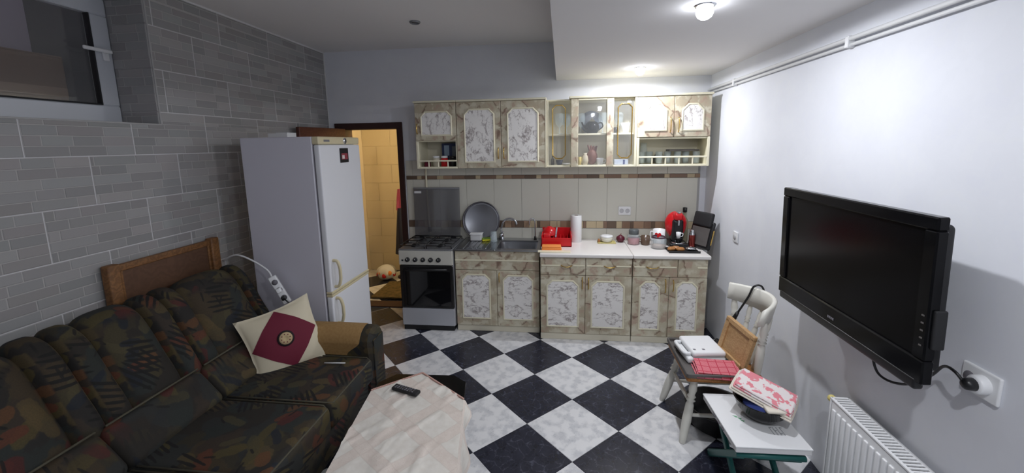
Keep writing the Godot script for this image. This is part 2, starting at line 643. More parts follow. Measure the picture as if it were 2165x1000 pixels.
func lamp_light(at: Vector3, c: Color, e: float, size: float, nm: String, parent: Node) -> void:
	var l := OmniLight3D.new()
	l.name = nm
	l.light_color = c
	l.light_energy = e
	l.light_size = size
	l.omni_range = 14.0
	l.omni_attenuation = 2.0
	l.shadow_enabled = true
	parent.add_child(l)
	l.position = at

func build_lamps() -> void:
	var spots := [[Vector3(1.95, LOW, -0.04), "glowing recessed spotlight in the lowered ceiling nearest the wall cabinets"], [Vector3(1.95, LOW, 1.48), "glowing recessed spotlight in the lowered ceiling cut by the photo's top edge"], [Vector3(1.95, LOW, 3.0), "glowing recessed spotlight in the lowered ceiling just above the viewer"], [Vector3(1.95, LOW, 4.52), "glowing recessed spotlight in the lowered ceiling farthest behind the viewer"]]
	for s in spots:
		var t := thing("spotlight", s[1], "ceiling light", s[0], 0.0, "lit spotlights in the lowered ceiling")
		lathe("ring", [Vector2(0.034, 0.0), Vector2(0.050, 0.0), Vector2(0.046, -0.004), Vector2(0.040, -0.009), Vector2(0.030, -0.006), Vector2(0.030, 0.0)], M.chrome, t, 24)
		lathe("bulb", [Vector2(0.0, -0.062), Vector2(0.016, -0.060), Vector2(0.030, -0.050), Vector2(0.037, -0.034), Vector2(0.036, -0.016), Vector2(0.029, -0.001)], M.bulb, t, 20)
		var sp := SpotLight3D.new()
		sp.name = "bulb_light"
		sp.light_color = Color(0.965, 0.975, 1.0)
		sp.light_energy = BULB
		sp.light_size = 0.028
		sp.spot_range = 14.0
		sp.spot_attenuation = 2.0
		sp.spot_angle = 88.0
		sp.spot_angle_attenuation = 0.05
		sp.shadow_enabled = true
		t.add_child(sp)
		sp.position = Vector3(0, -0.034, 0)
		sp.rotation.x = -PI / 2
		var l := AreaLight3D.new()
		l.name = "lamp_light"
		l.light_color = Color(0.965, 0.975, 1.0)
		l.light_energy = LAMP
		l.area_size = Vector2(0.05, 0.05)
		l.area_range = 14.0
		l.area_attenuation = 2.0
		l.shadow_enabled = true
		t.add_child(l)
		l.position = Vector3(0, -0.064, 0)
		l.rotation.x = -PI / 2
	var d := thing("ceiling_spotlight", "unlit grey recessed spotlight in the high ceiling", "ceiling light", Vector3(0.19, CEIL, 0.26))
	lathe("ring", [Vector2(0.026, 0.0), Vector2(0.042, 0.0), Vector2(0.042, -0.006), Vector2(0.036, -0.014), Vector2(0.026, -0.010), Vector2(0.026, 0.0)], M.steel_dull, d, 24)
	lathe("lens", [Vector2(0.0, -0.004), Vector2(0.027, -0.004), Vector2(0.027, -0.0)], M.seal, d, 20)

func build_room() -> void:
	# floor
	var fl := struct("floor")
	box("screed", Vector3(XL - 0.3, -0.10, ZB - 1.5), Vector3(XR + 0.15, -0.004, ZF + 0.15), M.grout, fl, 0.0)
	var H := 0.2828
	var phi := -0.0232
	var areas := [PackedVector2Array([Vector2(XL, ZB), Vector2(XR, ZB), Vector2(XR, ZF), Vector2(XL, ZF)]), PackedVector2Array([Vector2(-1.40, -1.90), Vector2(0.55, -1.90), Vector2(0.55, -0.73), Vector2(-1.40, -0.73)]), PackedVector2Array([Vector2(-0.92, -0.7299), Vector2(-0.345, -0.7299), Vector2(-0.345, ZB - 0.0001), Vector2(-0.92, ZB - 0.0001)])]
	var kinds := {}
	var rng := RandomNumberGenerator.new()
	rng.seed = 5
	for i in range(-10, 14):
		for j in range(-8, 24):
			if posmod(i + j, 2) == 0:
				continue
			var dark := posmod(i, 2) == 0
			var P := PackedVector2Array()
			for w in [[-1, 0], [0, -1], [1, 0], [0, 1]]:
				var a: float = (i + w[0] * 0.9955) * H
				var b: float = (j + w[1] * 0.9955) * H
				P.append(Vector2(a * cos(phi) + b * sin(phi), -a * sin(phi) + b * cos(phi)))
			for ar in areas:
				for piece in Geometry2D.intersect_polygons(P, ar):
					if piece.size() < 3:
						continue
					var ctr := Vector2.ZERO
					for p in piece:
						ctr += p / piece.size()
					var whole := true
					for p in P:
						if not Geometry2D.is_point_in_polygon(p, ar):
							whole = false
					var mesh: ArrayMesh
					var variant := rng.randi() % 4
					var key := "%s%d" % [dark, variant]
					if whole and kinds.has(key):
						mesh = kinds[key]
					else:
						mesh = floor_tile(piece, ctr, Vector2(variant * 0.37, variant * 0.61))
						if whole:
							kinds[key] = mesh
					var o := put("tile", mesh, M.tile_dark if dark else M.tile_white, fl)
					o.position = Vector3(ctr.x, 0, ctr.y)
	# walls
	var wb := struct("wall_back")
	var st := S()
	bx(st, Vector3(XL - 0.3, -0.1, ZB - 0.15), Vector3(-0.92, CEIL + 0.1, ZB), 0.0)
	bx(st, Vector3(-0.92, 1.94, ZB - 0.15), Vector3(-0.345, CEIL + 0.1, ZB), 0.0)
	bx(st, Vector3(-0.345, -0.1, ZB - 0.15), Vector3(XR + 0.15, CEIL + 0.1, ZB), 0.0)
	obj("plaster", st, M.plaster, wb)
	# backsplash tiles
	st = S()
	bx(st, Vector3(-0.275, 0.55, ZB), Vector3(2.63, 1.60, ZB + 0.004), 0.0)
	obj("grout", st, M.grout_light, wb)
	var xs := [-0.275, -0.205]
	for k in range(1, 11):
		xs.append(-0.205 + 0.2815 * k)
	xs.append(2.63)
	var rows := [[0.55, 0.905], [0.98, 1.405], [1.445, 1.60]]
	for r in rows:
		for k in xs.size() - 1:
			if xs[k + 1] - xs[k] > 0.03:
				box("tile", Vector3(xs[k] + 0.001, r[0] + 0.001, ZB + 0.002), Vector3(xs[k + 1] - 0.001, r[1] - 0.001, ZB + 0.010), M.splash, wb, 0.002)
	var bands := [M.band_a, M.band_c, M.band_d, M.band_b, M.band_c]
	var x := -0.275
	var kk := 0
	while x < 2.62:
		var w: float = [0.115, 0.05, 0.16, 0.07, 0.09, 0.13][kk % 6]
		var x1 := minf(x + w, 2.63)
		box("tile", Vector3(x + 0.001, 1.407, ZB + 0.002), Vector3(x1 - 0.001, 1.443, ZB + 0.012), [M.band_a, M.band_c, M.band_d, M.band_c, M.band_b, M.band_d][kk % 6], wb, 0.002)
		x = x1
		kk += 1
	x = -0.275
	kk = 0
	while x < 2.62:
		var w: float = [0.10, 0.07, 0.035, 0.09, 0.055, 0.08, 0.03][kk % 7]
		var x1 := minf(x + w, 2.63)
		box("tile", Vector3(x + 0.001, 0.908, ZB + 0.002), Vector3(x1 - 0.001, 0.977, ZB + 0.012), bands[(kk * 3 + kk / 4) % 5], wb, 0.002)
		x = x1
		kk += 1
	var wr := struct("wall_right")
	box("plaster", Vector3(XR, -0.1, ZB - 0.15), Vector3(XR + 0.15, CEIL + 0.1, ZF + 0.15), M.plaster, wr, 0.0)
	var wf := struct("wall_front")
	box("plaster", Vector3(XL - 0.3, -0.1, ZF), Vector3(XR + 0.15, CEIL + 0.1, ZF + 0.15), M.plaster, wf, 0.0)
	var ce := struct("ceiling")
	box("high_panel", Vector3(XL - 0.3, CEIL, ZB - 0.15), Vector3(XR + 0.15, CEIL + 0.12, ZF + 0.15), M.ceil, ce, 0.0)
	box("lowered_panel", Vector3(1.27, LOW, ZB), Vector3(XR, CEIL, ZF), M.ceil, ce, 0.0)
	# left wall with its window opening
	var wl := struct("wall_left")
	st = S()
	var x0 := XL - 0.30
	var xs1 := XL - 0.0035
	bx(st, Vector3(x0, -0.1, ZB), Vector3(xs1, 1.905, ZF), 0.0)
	bx(st, Vector3(x0, 2.62, ZB), Vector3(xs1, CEIL, ZF), 0.0)
	bx(st, Vector3(x0, 1.905, ZB), Vector3(xs1, 2.62, 1.25), 0.0)
	bx(st, Vector3(x0, 1.905, 2.55), Vector3(xs1, 2.62, ZF), 0.0)
	obj("masonry", st, M.joint, wl)
	var regions := [Rect2(ZB, 0.0, 3.6, 1.905), Rect2(ZB, 2.62, 3.6, CEIL - 2.62), Rect2(ZB, 1.905, 1.25 - ZB, 0.715), Rect2(2.55, 1.905, 0.47, 0.715)]
	var TW := 0.49
	var TH := 0.251
	var y_ref := 1.475
	var starts := {0: 1.66, 1: 1.425, 2: 1.19, 3: 0.955, 4: 0.72, -1: 1.89, -2: 1.64, -3: 1.40, -4: 1.65, -5: 1.41, -6: 1.66}
	var meshes := {}
	rng.seed = 9
	for row in starts:
		var y: float = y_ref + row * TH
		var z: float = starts[row]
		while z > ZB:
			z -= TW
		while z < 3.0:
			var full := Rect2(z + 0.002, y + 0.002, TW - 0.004, TH - 0.004)
			for rg in regions:
				var c: Rect2 = full.intersection(rg)
				if c.size.x < 0.012 or c.size.y < 0.012:
					continue
				var variant := rng.randi() % 6
				var whole := c.size.is_equal_approx(full.size)
				var pair: Array
				if whole and meshes.has(variant):
					pair = meshes[variant]
				else:
					pair = brick_tile(variant, TW - 0.004, TH - 0.004, Rect2(c.position - full.position, c.size))
					if whole:
						meshes[variant] = pair
				var o := put("tile", pair[0], M.brick_mortar, wl)
				o.position = Vector3(XL - 0.004, full.position.y, full.position.x)
				if pair[1] != null:
					var p := put("brick_relief", pair[1], M.brick, o)
					p.set_meta("kind", "stuff")
			z += TW
	# reveal beside the window, clad with the same tile
	var yy := 1.905
	for hgt in [0.075, 0.251, 0.251, 0.138]:
		var v := 7 + int(hgt * 1000) % 3
		var pair := brick_tile(v, 0.245, TH, Rect2(0, 0, 0.245, minf(hgt, TH) - 0.003))
		var o := put("reveal_tile", pair[0], M.brick_mortar, wl)
		o.transform = Transform3D(Basis(Vector3.UP, -PI / 2), Vector3(XL - 0.004, yy + 0.0015, 1.2535))
		var p := put("brick_relief", pair[1], M.brick, o)
		p.set_meta("kind", "stuff")
		yy += hgt
	# trims
	var t1 := struct("trim_1")
	box("edge_strip", Vector3(XL - 0.001, CEIL - 0.012, ZB), Vector3(XL + 0.010, CEIL, ZF), M.white_matt, t1, 0.002)
	var t2 := struct("trim_2")
	box("corner_strip", Vector3(XL - 0.001, 0.0, ZB), Vector3(XL + 0.009, CEIL - 0.012, ZB + 0.009), M.white_matt, t2, 0.002)
	var t3 := struct("trim_3")
	box("window_edge_strip", Vector3(XL - 0.006, 1.905, 1.243), Vector3(XL + 0.003, 2.62, 1.252), M.grout_light, t3, 0.002)
	box("window_edge_strip", Vector3(XL - 0.006, 1.898, 1.243), Vector3(XL + 0.003, 1.907, 2.55), M.grout_light, t3, 0.002)
	# door
	var d := struct("door_1")
	box("jamb", Vector3(-1.015, 0.0, ZB - 0.155), Vector3(-0.915, 1.99, ZB + 0.018), M.brown, d, 0.004)
	box("jamb", Vector3(-0.350, 0.0, ZB - 0.155), Vector3(-0.290, 1.99, ZB + 0.018), M.brown, d, 0.004)
	box("head", Vector3(-1.015, 1.925, ZB - 0.155), Vector3(-0.290, 1.99, ZB + 0.020), M.brown, d, 0.004)
	box("threshold", Vector3(-0.915, 0.0, ZB - 0.155), Vector3(-0.350, 0.012, ZB + 0.005), M.brown, d, 0.004)
	var lf := box("leaf", Vector3(-0.62, 0.012, -0.02), Vector3(0.0, 1.935, 0.02), M.leaf_wood, d, 0.004)
	lf.position = Vector3(-0.905, 0, ZB + 0.035)
	lf.rotation.y = deg_to_rad(81.0)
	# pipes along the right wall
	var hp := thing("heating_pipe", "pair of thin white pipes running along the top of the plain wall", "pipe", Vector3(XR, 2.20, 0))
	tube("pipe", [Vector3(-0.022, 0.012, ZB + 0.003), Vector3(-0.022, 0.012, ZF - 0.003)], 0.011, M.white, hp, 12)
	tube("pipe", [Vector3(-0.018, -0.016, ZB + 0.003), Vector3(-0.018, -0.016, ZF - 0.003)], 0.008, M.white, hp, 12)
	for z in [0.0, 1.30, 2.6, 3.9]:
		box("bracket", Vector3(-0.034, -0.028, z - 0.012), Vector3(-0.0, 0.026, z + 0.012), M.white, hp, 0.003)
	# small socket on the right wall, double socket above the worktop
	var sk := thing("wall_socket", "small white wall socket beside the worktop on the plain wall", "socket", Vector3(XR, 1.0, 0.175))
	rbox("plate", Vector3(-0.012, -0.042, -0.042), Vector3(0.0, 0.042, 0.042), 0.008, M.white, sk)
	lathe("well", [Vector2(0.0, 0.006), Vector2(0.020, 0.006), Vector2(0.022, 0.003), Vector2(0.024, 0.0)], M.outlet, sk, 20, Transform3D(Basis(Vector3.BACK, PI / 2), Vector3(-0.010, 0, 0)))
	var s2 := thing("double_wall_socket", "white double socket on the tiles above the worktop", "socket", Vector3(1.935, 1.085, ZB + 0.010))
	rbox("plate", Vector3(-0.060, -0.043, 0.0), Vector3(0.060, 0.043, 0.012), 0.008, M.white, s2)
	for sx in [-0.028, 0.028]:
		lathe("well", [Vector2(0.021, 0.0), Vector2(0.021, 0.003), Vector2(0.017, 0.003), Vector2(0.0, 0.001)], M.outlet, s2, 20, Transform3D(Basis(Vector3.RIGHT, PI / 2), Vector3(sx, 0, 0.0115)))
	var gp := thing("gas_pipe", "cream gas pipe coming down the tiles behind the cooker", "pipe", Vector3(-0.055, 0, ZB + 0.03))
	tube("pipe", curve([Vector3(0, 1.53, 0), Vector3(0, 1.2, 0), Vector3(0.01, 0.95, 0), Vector3(0.03, 0.6, 0)]), 0.010, M.cream, gp, 10)
	lathe("valve", [Vector2(0.0, 0.0), Vector2(0.016, 0.002), Vector2(0.016, 0.05), Vector2(0.0, 0.052)], M.black, gp, 12, Transform3D(Basis.IDENTITY, Vector3(0.013, 0.86, 0)))

func floor_tile(poly: PackedVector2Array, ctr: Vector2, uvo: Vector2) -> ArrayMesh:
	var st := S()
	var p := PackedVector2Array()
	for q in poly:
		p.append(q - ctr)
	var top := inset(p, 0.0015)
	var up := PackedVector3Array()
	var idx := Geometry2D.triangulate_polygon(top)
	for t in range(0, idx.size(), 3):
		var v := []
		for w in 3:
			v.append(top[idx[t + w]])
		if (v[1] - v[0]).cross(v[2] - v[0]) < 0.0:
			v.reverse()
		for w in v:
			st.set_uv(w * 1.6 + uvo)
			st.add_vertex(Vector3(w.x, 0.0, w.y))
	for k in p.size():
		var j := (k + 1) % p.size()
		var lv := [[top, 0.0], [p, -0.0012], [p, -0.006]]
		for e in 2:
			var a: Vector2 = lv[e][0][k]
			var b: Vector2 = lv[e][0][j]
			var c: Vector2 = lv[e + 1][0][j]
			var d: Vector2 = lv[e + 1][0][k]
			st.set_uv(a * 1.6 + uvo)
			quad(st, Vector3(a.x, lv[e][1], a.y), Vector3(b.x, lv[e][1], b.y), Vector3(c.x, lv[e + 1][1], c.y), Vector3(d.x, lv[e + 1][1], d.y), Vector3(0, -0.02, 0))
	st.generate_normals()
	return st.commit()

# a wall tile of five courses of small bricks in low relief, facing +x, clipped to a rectangle (z, y)
func brick_tile(seed_: int, w: float, h: float, clip: Rect2) -> Array:
	var st := S()
	bx(st, Vector3(-0.006, clip.position.y, clip.position.x), Vector3(0.002, clip.end.y, clip.end.x), 0.0015)
	st.generate_normals()
	var base := st.commit()
	var rng := RandomNumberGenerator.new()
	rng.seed = 100 + seed_
	st = S()
	var any := false
	for r in 5:
		var y0 := r * h / 5.0
		var z := -rng.randf_range(0.0, 0.05)
		while z < w:
			var l := rng.randf_range(0.10, 0.22)
			var tone := rng.randf_range(0.30, 0.39)
			var warm := rng.randf_range(0.985, 1.05)
			var q := Rect2(maxf(z, 0) + 0.002, y0 + 0.002, minf(z + l, w) - maxf(z, 0) - 0.004, h / 5.0 - 0.004)
			z += l
			if q.size.x < 0.01:
				continue
			q = q.intersection(clip.grow(-0.002))
			if q.size.x < 0.006 or q.size.y < 0.006:
				continue
			any = true
			st.set_color(Color(tone * warm, tone, tone * 0.985))
			var d := 0.0022
			var o := [Vector3(0.0018, q.position.y, q.position.x), Vector3(0.0018, q.position.y, q.end.x), Vector3(0.0018, q.end.y, q.end.x), Vector3(0.0018, q.end.y, q.position.x)]
			var x := rng.randf_range(0.0032, 0.0042)
			var i := [Vector3(x, q.position.y + d, q.position.x + d), Vector3(x, q.position.y + d, q.end.x - d), Vector3(x, q.end.y - d, q.end.x - d), Vector3(x, q.end.y - d, q.position.x + d)]
			var c := Vector3(-0.05, q.get_center().y, q.get_center().x)
			quad(st, i[0], i[1], i[2], i[3], c)
			for k in 4:
				quad(st, o[k], o[(k + 1) % 4], i[(k + 1) % 4], i[k], c)
	if not any:
		return [base, null]
	st.generate_normals()
	return [base, st.commit()]

func build_hall() -> void:
	var wh := struct("wall_hall")
	var st := S()
	bx(st, Vector3(-1.55, -0.1, -2.05), Vector3(0.7, CEIL, -1.90), 0.0)
	obj("plaster", st, M.hall_grout, wh)
	for r in 10:
		for k in 6:
			var x := -1.40 + k * 0.40 + (0.2 if r % 2 else 0.0)
			box("tile", Vector3(x - 0.198, r * 0.25 + 0.001, -1.902), Vector3(minf(x + 0.198, 0.55), r * 0.25 + 0.249, -1.894), M.hall_tile, wh, 0.002)
	var w2 := struct("wall_hall_left")
	box("plaster", Vector3(-1.55, -0.1, -1.9), Vector3(-1.40, CEIL, -0.73), M.hall_wall, w2, 0.0)
	var w3 := struct("wall_hall_right")
	box("plaster", Vector3(0.55, -0.1, -1.9), Vector3(0.70, CEIL, -0.73), M.hall_wall, w3, 0.0)
	var c := struct("ceiling_hall")
	box("panel", Vector3(-1.55, 2.4, -2.05), Vector3(0.7, 2.5, -0.73), M.hall_wall, c, 0.0)
	var l := thing("hall_ceiling_lamp", "warm globe lamp on the ceiling of the tiled hall behind the doorway", "lamp", Vector3(0.1, 2.4, -1.2))
	lathe("mount", [Vector2(0.0, 0.0), Vector2(0.05, 0.0), Vector2(0.05, -0.02), Vector2(0.0, -0.02)], M.white, l, 20)
	lathe("globe", [Vector2(0.0, -0.16), Vector2(0.04, -0.152), Vector2(0.066, -0.12), Vector2(0.07, -0.09), Vector2(0.055, -0.05), Vector2(0.03, -0.02)], M.warm_bulb, l, 20)
	lamp_light(Vector3(0, -0.09, 0), Color(1.0, 0.90, 0.72), 0.6, 0.06, "hall_light", l)
	var cs := thing("coat_stand", "coat stand behind the doorway's edge with a pink and a dark garment", "coat stand", Vector3(-0.74, 0, -1.635))
	tube("pole", [Vector3(0, 0, 0), Vector3(0, 1.9, 0)], 0.022, M.brown, cs, 10)
	lathe("base", [Vector2(0.0, 0.03), Vector2(0.03, 0.03), Vector2(0.14, 0.012), Vector2(0.14, 0.0), Vector2(0.0, 0.0)], M.brown, cs, 16)
	st = S()
	sheet(st, 24, 10, func(u: float, v: float):
		var a: float = u * TAU
		var r: float = (0.035 + 0.03 * v) * (1.0 + 0.22 * sin(a * 5.0 + v * 3.0))
		return Vector3(-0.01 + r * cos(a) * 1.0, 1.20 - 0.27 * v, 0.07 + r * sin(a)))
	obj("pink_scarf", st, M.pink, cs)
	st = S()
	sheet(st, 24, 10, func(u: float, v: float):
		var a: float = u * TAU
		var r: float = (0.07 + 0.04 * v) * (1.0 + 0.15 * sin(a * 4.0 + v * 2.0))
		return Vector3(0.0 + r * cos(a), 0.96 - 0.62 * v, 0.07 + r * sin(a)))
	obj("dark_coat", st, M.navy, cs)
	st = S()
	rb(st, Vector3(-0.88, 0.002, -1.35), Vector3(-0.36, 0.03, -0.80), 0.012)
	tag(obj("doormat", st, M.mat_olive), "thick olive brown mat on the hall floor behind the doorway", "mat")
	var bg := thing("laundry_bag", "round white bag with orange print on the hall floor", "bag", Vector3(-0.985, 0.0, -1.50))
	st = S()
	sheet(st, 24, 12, func(u: float, v: float):
		var a: float = u * TAU
		var t: float = v * PI
		var r: float = 0.125 * sin(t) * (1.0 + 0.08 * sin(a * 7.0))
		return Vector3(r * cos(a), 0.10 - 0.10 * cos(t), r * sin(a)))
	obj("body", st, M.white_matt, bg)
	for k in 5:
		var a := 0.2 + k * 0.62
		lathe("orange_spot", [Vector2(0.0, 0.012), Vector2(0.022, 0.009), Vector2(0.03, 0.0), Vector2(0.0, -0.002)], M.orange if k % 2 else M.red, bg, 12, basis_to(Vector3(cos(a), 0.15, sin(a)), Vector3(0.118 * cos(a), 0.08 + 0.03 * (k % 2), 0.118 * sin(a))))

func build_window() -> void:
	var w := struct("window_1")
	var X := -1.33
	var z0 := 1.256
	var z1 := 2.55
	var y0 := 1.91
	var y1 := 2.62
	var f := 0.095
	for r in [["sill_rail", Vector3(X - 0.05, y0, z0), Vector3(X, y0 + f + 0.01, z1)], ["head_rail", Vector3(X - 0.05, y1 - f, z0), Vector3(X, y1, z1)], ["stile", Vector3(X - 0.05, y0 + f + 0.01, z0), Vector3(X, y1 - f, z0 + f)], ["stile", Vector3(X - 0.05, y0 + f + 0.01, z1 - f), Vector3(X, y1 - f, z1)]]:
		box(r[0], r[1], r[2], M.pvc, w, 0.006)
	var st := S()
	for e in [[Vector3(X - 0.035, y0 + f + 0.01, z0 + f), Vector3(X + 0.002, y0 + f + 0.018, z1 - f)], [Vector3(X - 0.035, y0 + f + 0.01, z0 + f), Vector3(X + 0.002, y1 - f, z0 + f + 0.008)]]:
		bx(st, e[0], e[1], 0.002)
	obj("gasket", st, M.black_matt, w)
	box("pane", Vector3(X - 0.030, y0 + f, z0 + f - 0.005), Vector3(X - 0.026, y1 - f + 0.005, z1 - f + 0.005), M.glass, w, 0.0)
	var h := box("handle", Vector3(X, 2.27, z0 + 0.030), Vector3(X + 0.014, 2.34, z0 + 0.062), M.white, w, 0.004)
	box("lever", Vector3(X + 0.022, 2.312, z0 + 0.025), Vector3(X + 0.036, 2.332, z0 + 0.175), M.white, h, 0.005)
	tube("spindle", [Vector3(X + 0.01, 2.322, z0 + 0.045), Vector3(X + 0.030, 2.322, z0 + 0.045)], 0.009, M.white, h, 10)
	# the light well outside
	var o := struct("wall_outside")
	st = S()
	bx(st, Vector3(-2.35, 1.5, 0.6), Vector3(-2.25, 3.2, 3.6), 0.0)
	obj("well_wall", st, M.outside, o)
	st = S()
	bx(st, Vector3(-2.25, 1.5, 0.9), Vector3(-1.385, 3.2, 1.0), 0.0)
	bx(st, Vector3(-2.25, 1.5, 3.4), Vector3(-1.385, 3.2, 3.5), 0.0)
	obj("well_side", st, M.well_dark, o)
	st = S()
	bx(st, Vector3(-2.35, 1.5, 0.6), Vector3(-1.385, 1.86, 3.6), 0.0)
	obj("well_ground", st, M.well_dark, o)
	var cb := thing("cardboard_box", "brown cardboard box standing outside the high window", "box", Vector3(-1.65, 1.86, 1.84))
	box("body", Vector3(-0.16, 0.0, -0.46), Vector3(0.14, 0.42, 0.45), M.card, cb, 0.006)
	box("tape", Vector3(0.139, 0.20, -0.455), Vector3(0.142, 0.25, 0.45), mat(Color8(136, 112, 92), 0.3), cb, 0.0)
	for s in [-1, 1]:
		box("flap", Vector3(-0.005 if s > 0 else -0.158, 0.419, -0.458), Vector3(0.138 if s > 0 else -0.009, 0.425, 0.448), M.card, cb, 0.001)
	tag(tube("cable", curve([Vector3(-2.23, 3.09, 2.05), Vector3(-2.23, 2.6, 1.95), Vector3(-2.235, 2.2, 1.78), Vector3(-2.235, 1.87, 1.72)]), 0.012, M.black_matt), "black cable hanging down the wall outside the high window", "cable")

# ------------------------------------------------------------------ kitchen
func panel_door(parent: Node, x0: float, x1: float, y0: float, y1: float, z: float, px0: float, px1: float, py0: float, py1: float, ch := 0.05) -> MeshInstance3D:
	var d := box("door", Vector3(x0 + 0.0015, y0 + 0.0015, z - 0.018), Vector3(x1 - 0.0015, y1 - 0.0015, z), M.stone, parent, 0.003)
	var xf := Transform3D.IDENTITY
	var st := S()
	var outer := arch(px0, px1, py0, py1, ch)
	var inner := inset(outer, 0.016)
	# moulding: a ring with a raised middle
	var rise := [[outer, z - 0.002], [inset(outer, 0.004), z + 0.007], [inset(outer, 0.011), z + 0.009], [inner, z + 0.003]]
	for k in 3:
		for i in outer.size():
			var j := (i + 1) % outer.size()
			var a: Vector2 = rise[k][0][i]
			var b: Vector2 = rise[k][0][j]
			var c: Vector2 = rise[k + 1][0][j]
			var e: Vector2 = rise[k + 1][0][i]
			quad(st, Vector3(a.x, a.y, rise[k][1]), Vector3(b.x, b.y, rise[k][1]), Vector3(c.x, c.y, rise[k + 1][1]), Vector3(e.x, e.y, rise[k + 1][1]), Vector3((a.x + b.x) * 0.5, (a.y + b.y) * 0.5, z - 0.2))
	obj("moulding", st, M.cream, d)
	prism("marble_panel", inner, z - 0.001, z + 0.004, M.marble if y0 < 1.0 else M.marble_tall, d, 0.0)
	return d

func handle(parent: Node, x: float, y0: float, y1: float, z: float) -> void:
	tube("handle", curve([Vector3(x, y0, z - 0.001), Vector3(x, y0 + 0.012, z + 0.018), Vector3(x, (y0 + y1) * 0.5, z + 0.024), Vector3(x, y1 - 0.012, z + 0.018), Vector3(x, y1, z - 0.001)], 4), 0.0045, M.gold, parent, 8)

func handle_h(parent: Node, x0: float, x1: float, y: float, z: float) -> void:
	tube("handle", curve([Vector3(x0, y, z - 0.001), Vector3(x0 + 0.012, y - 0.004, z + 0.018), Vector3((x0 + x1) * 0.5, y - 0.008, z + 0.024), Vector3(x1 - 0.012, y - 0.004, z + 0.018), Vector3(x1, y, z - 0.001)], 4), 0.0045, M.gold, parent, 8)

func carcass(t: Node, x0: float, x1: float, y0: float, y1: float, z0: float, z1: float, m: Material, back := true) -> void:
	box("side_panel", Vector3(x0, y0, z0), Vector3(x0 + 0.016, y1, z1), m, t, 0.002)
	box("side_panel", Vector3(x1 - 0.016, y0, z0), Vector3(x1, y1, z1), m, t, 0.002)
	box("bottom_panel", Vector3(x0 + 0.016, y0, z0), Vector3(x1 - 0.016, y0 + 0.016, z1), m, t, 0.002)
	if back:
		box("back_panel", Vector3(x0 + 0.016, y0 + 0.016, z0), Vector3(x1 - 0.016, y1, z0 + 0.008), M.cream_in, t, 0.0)

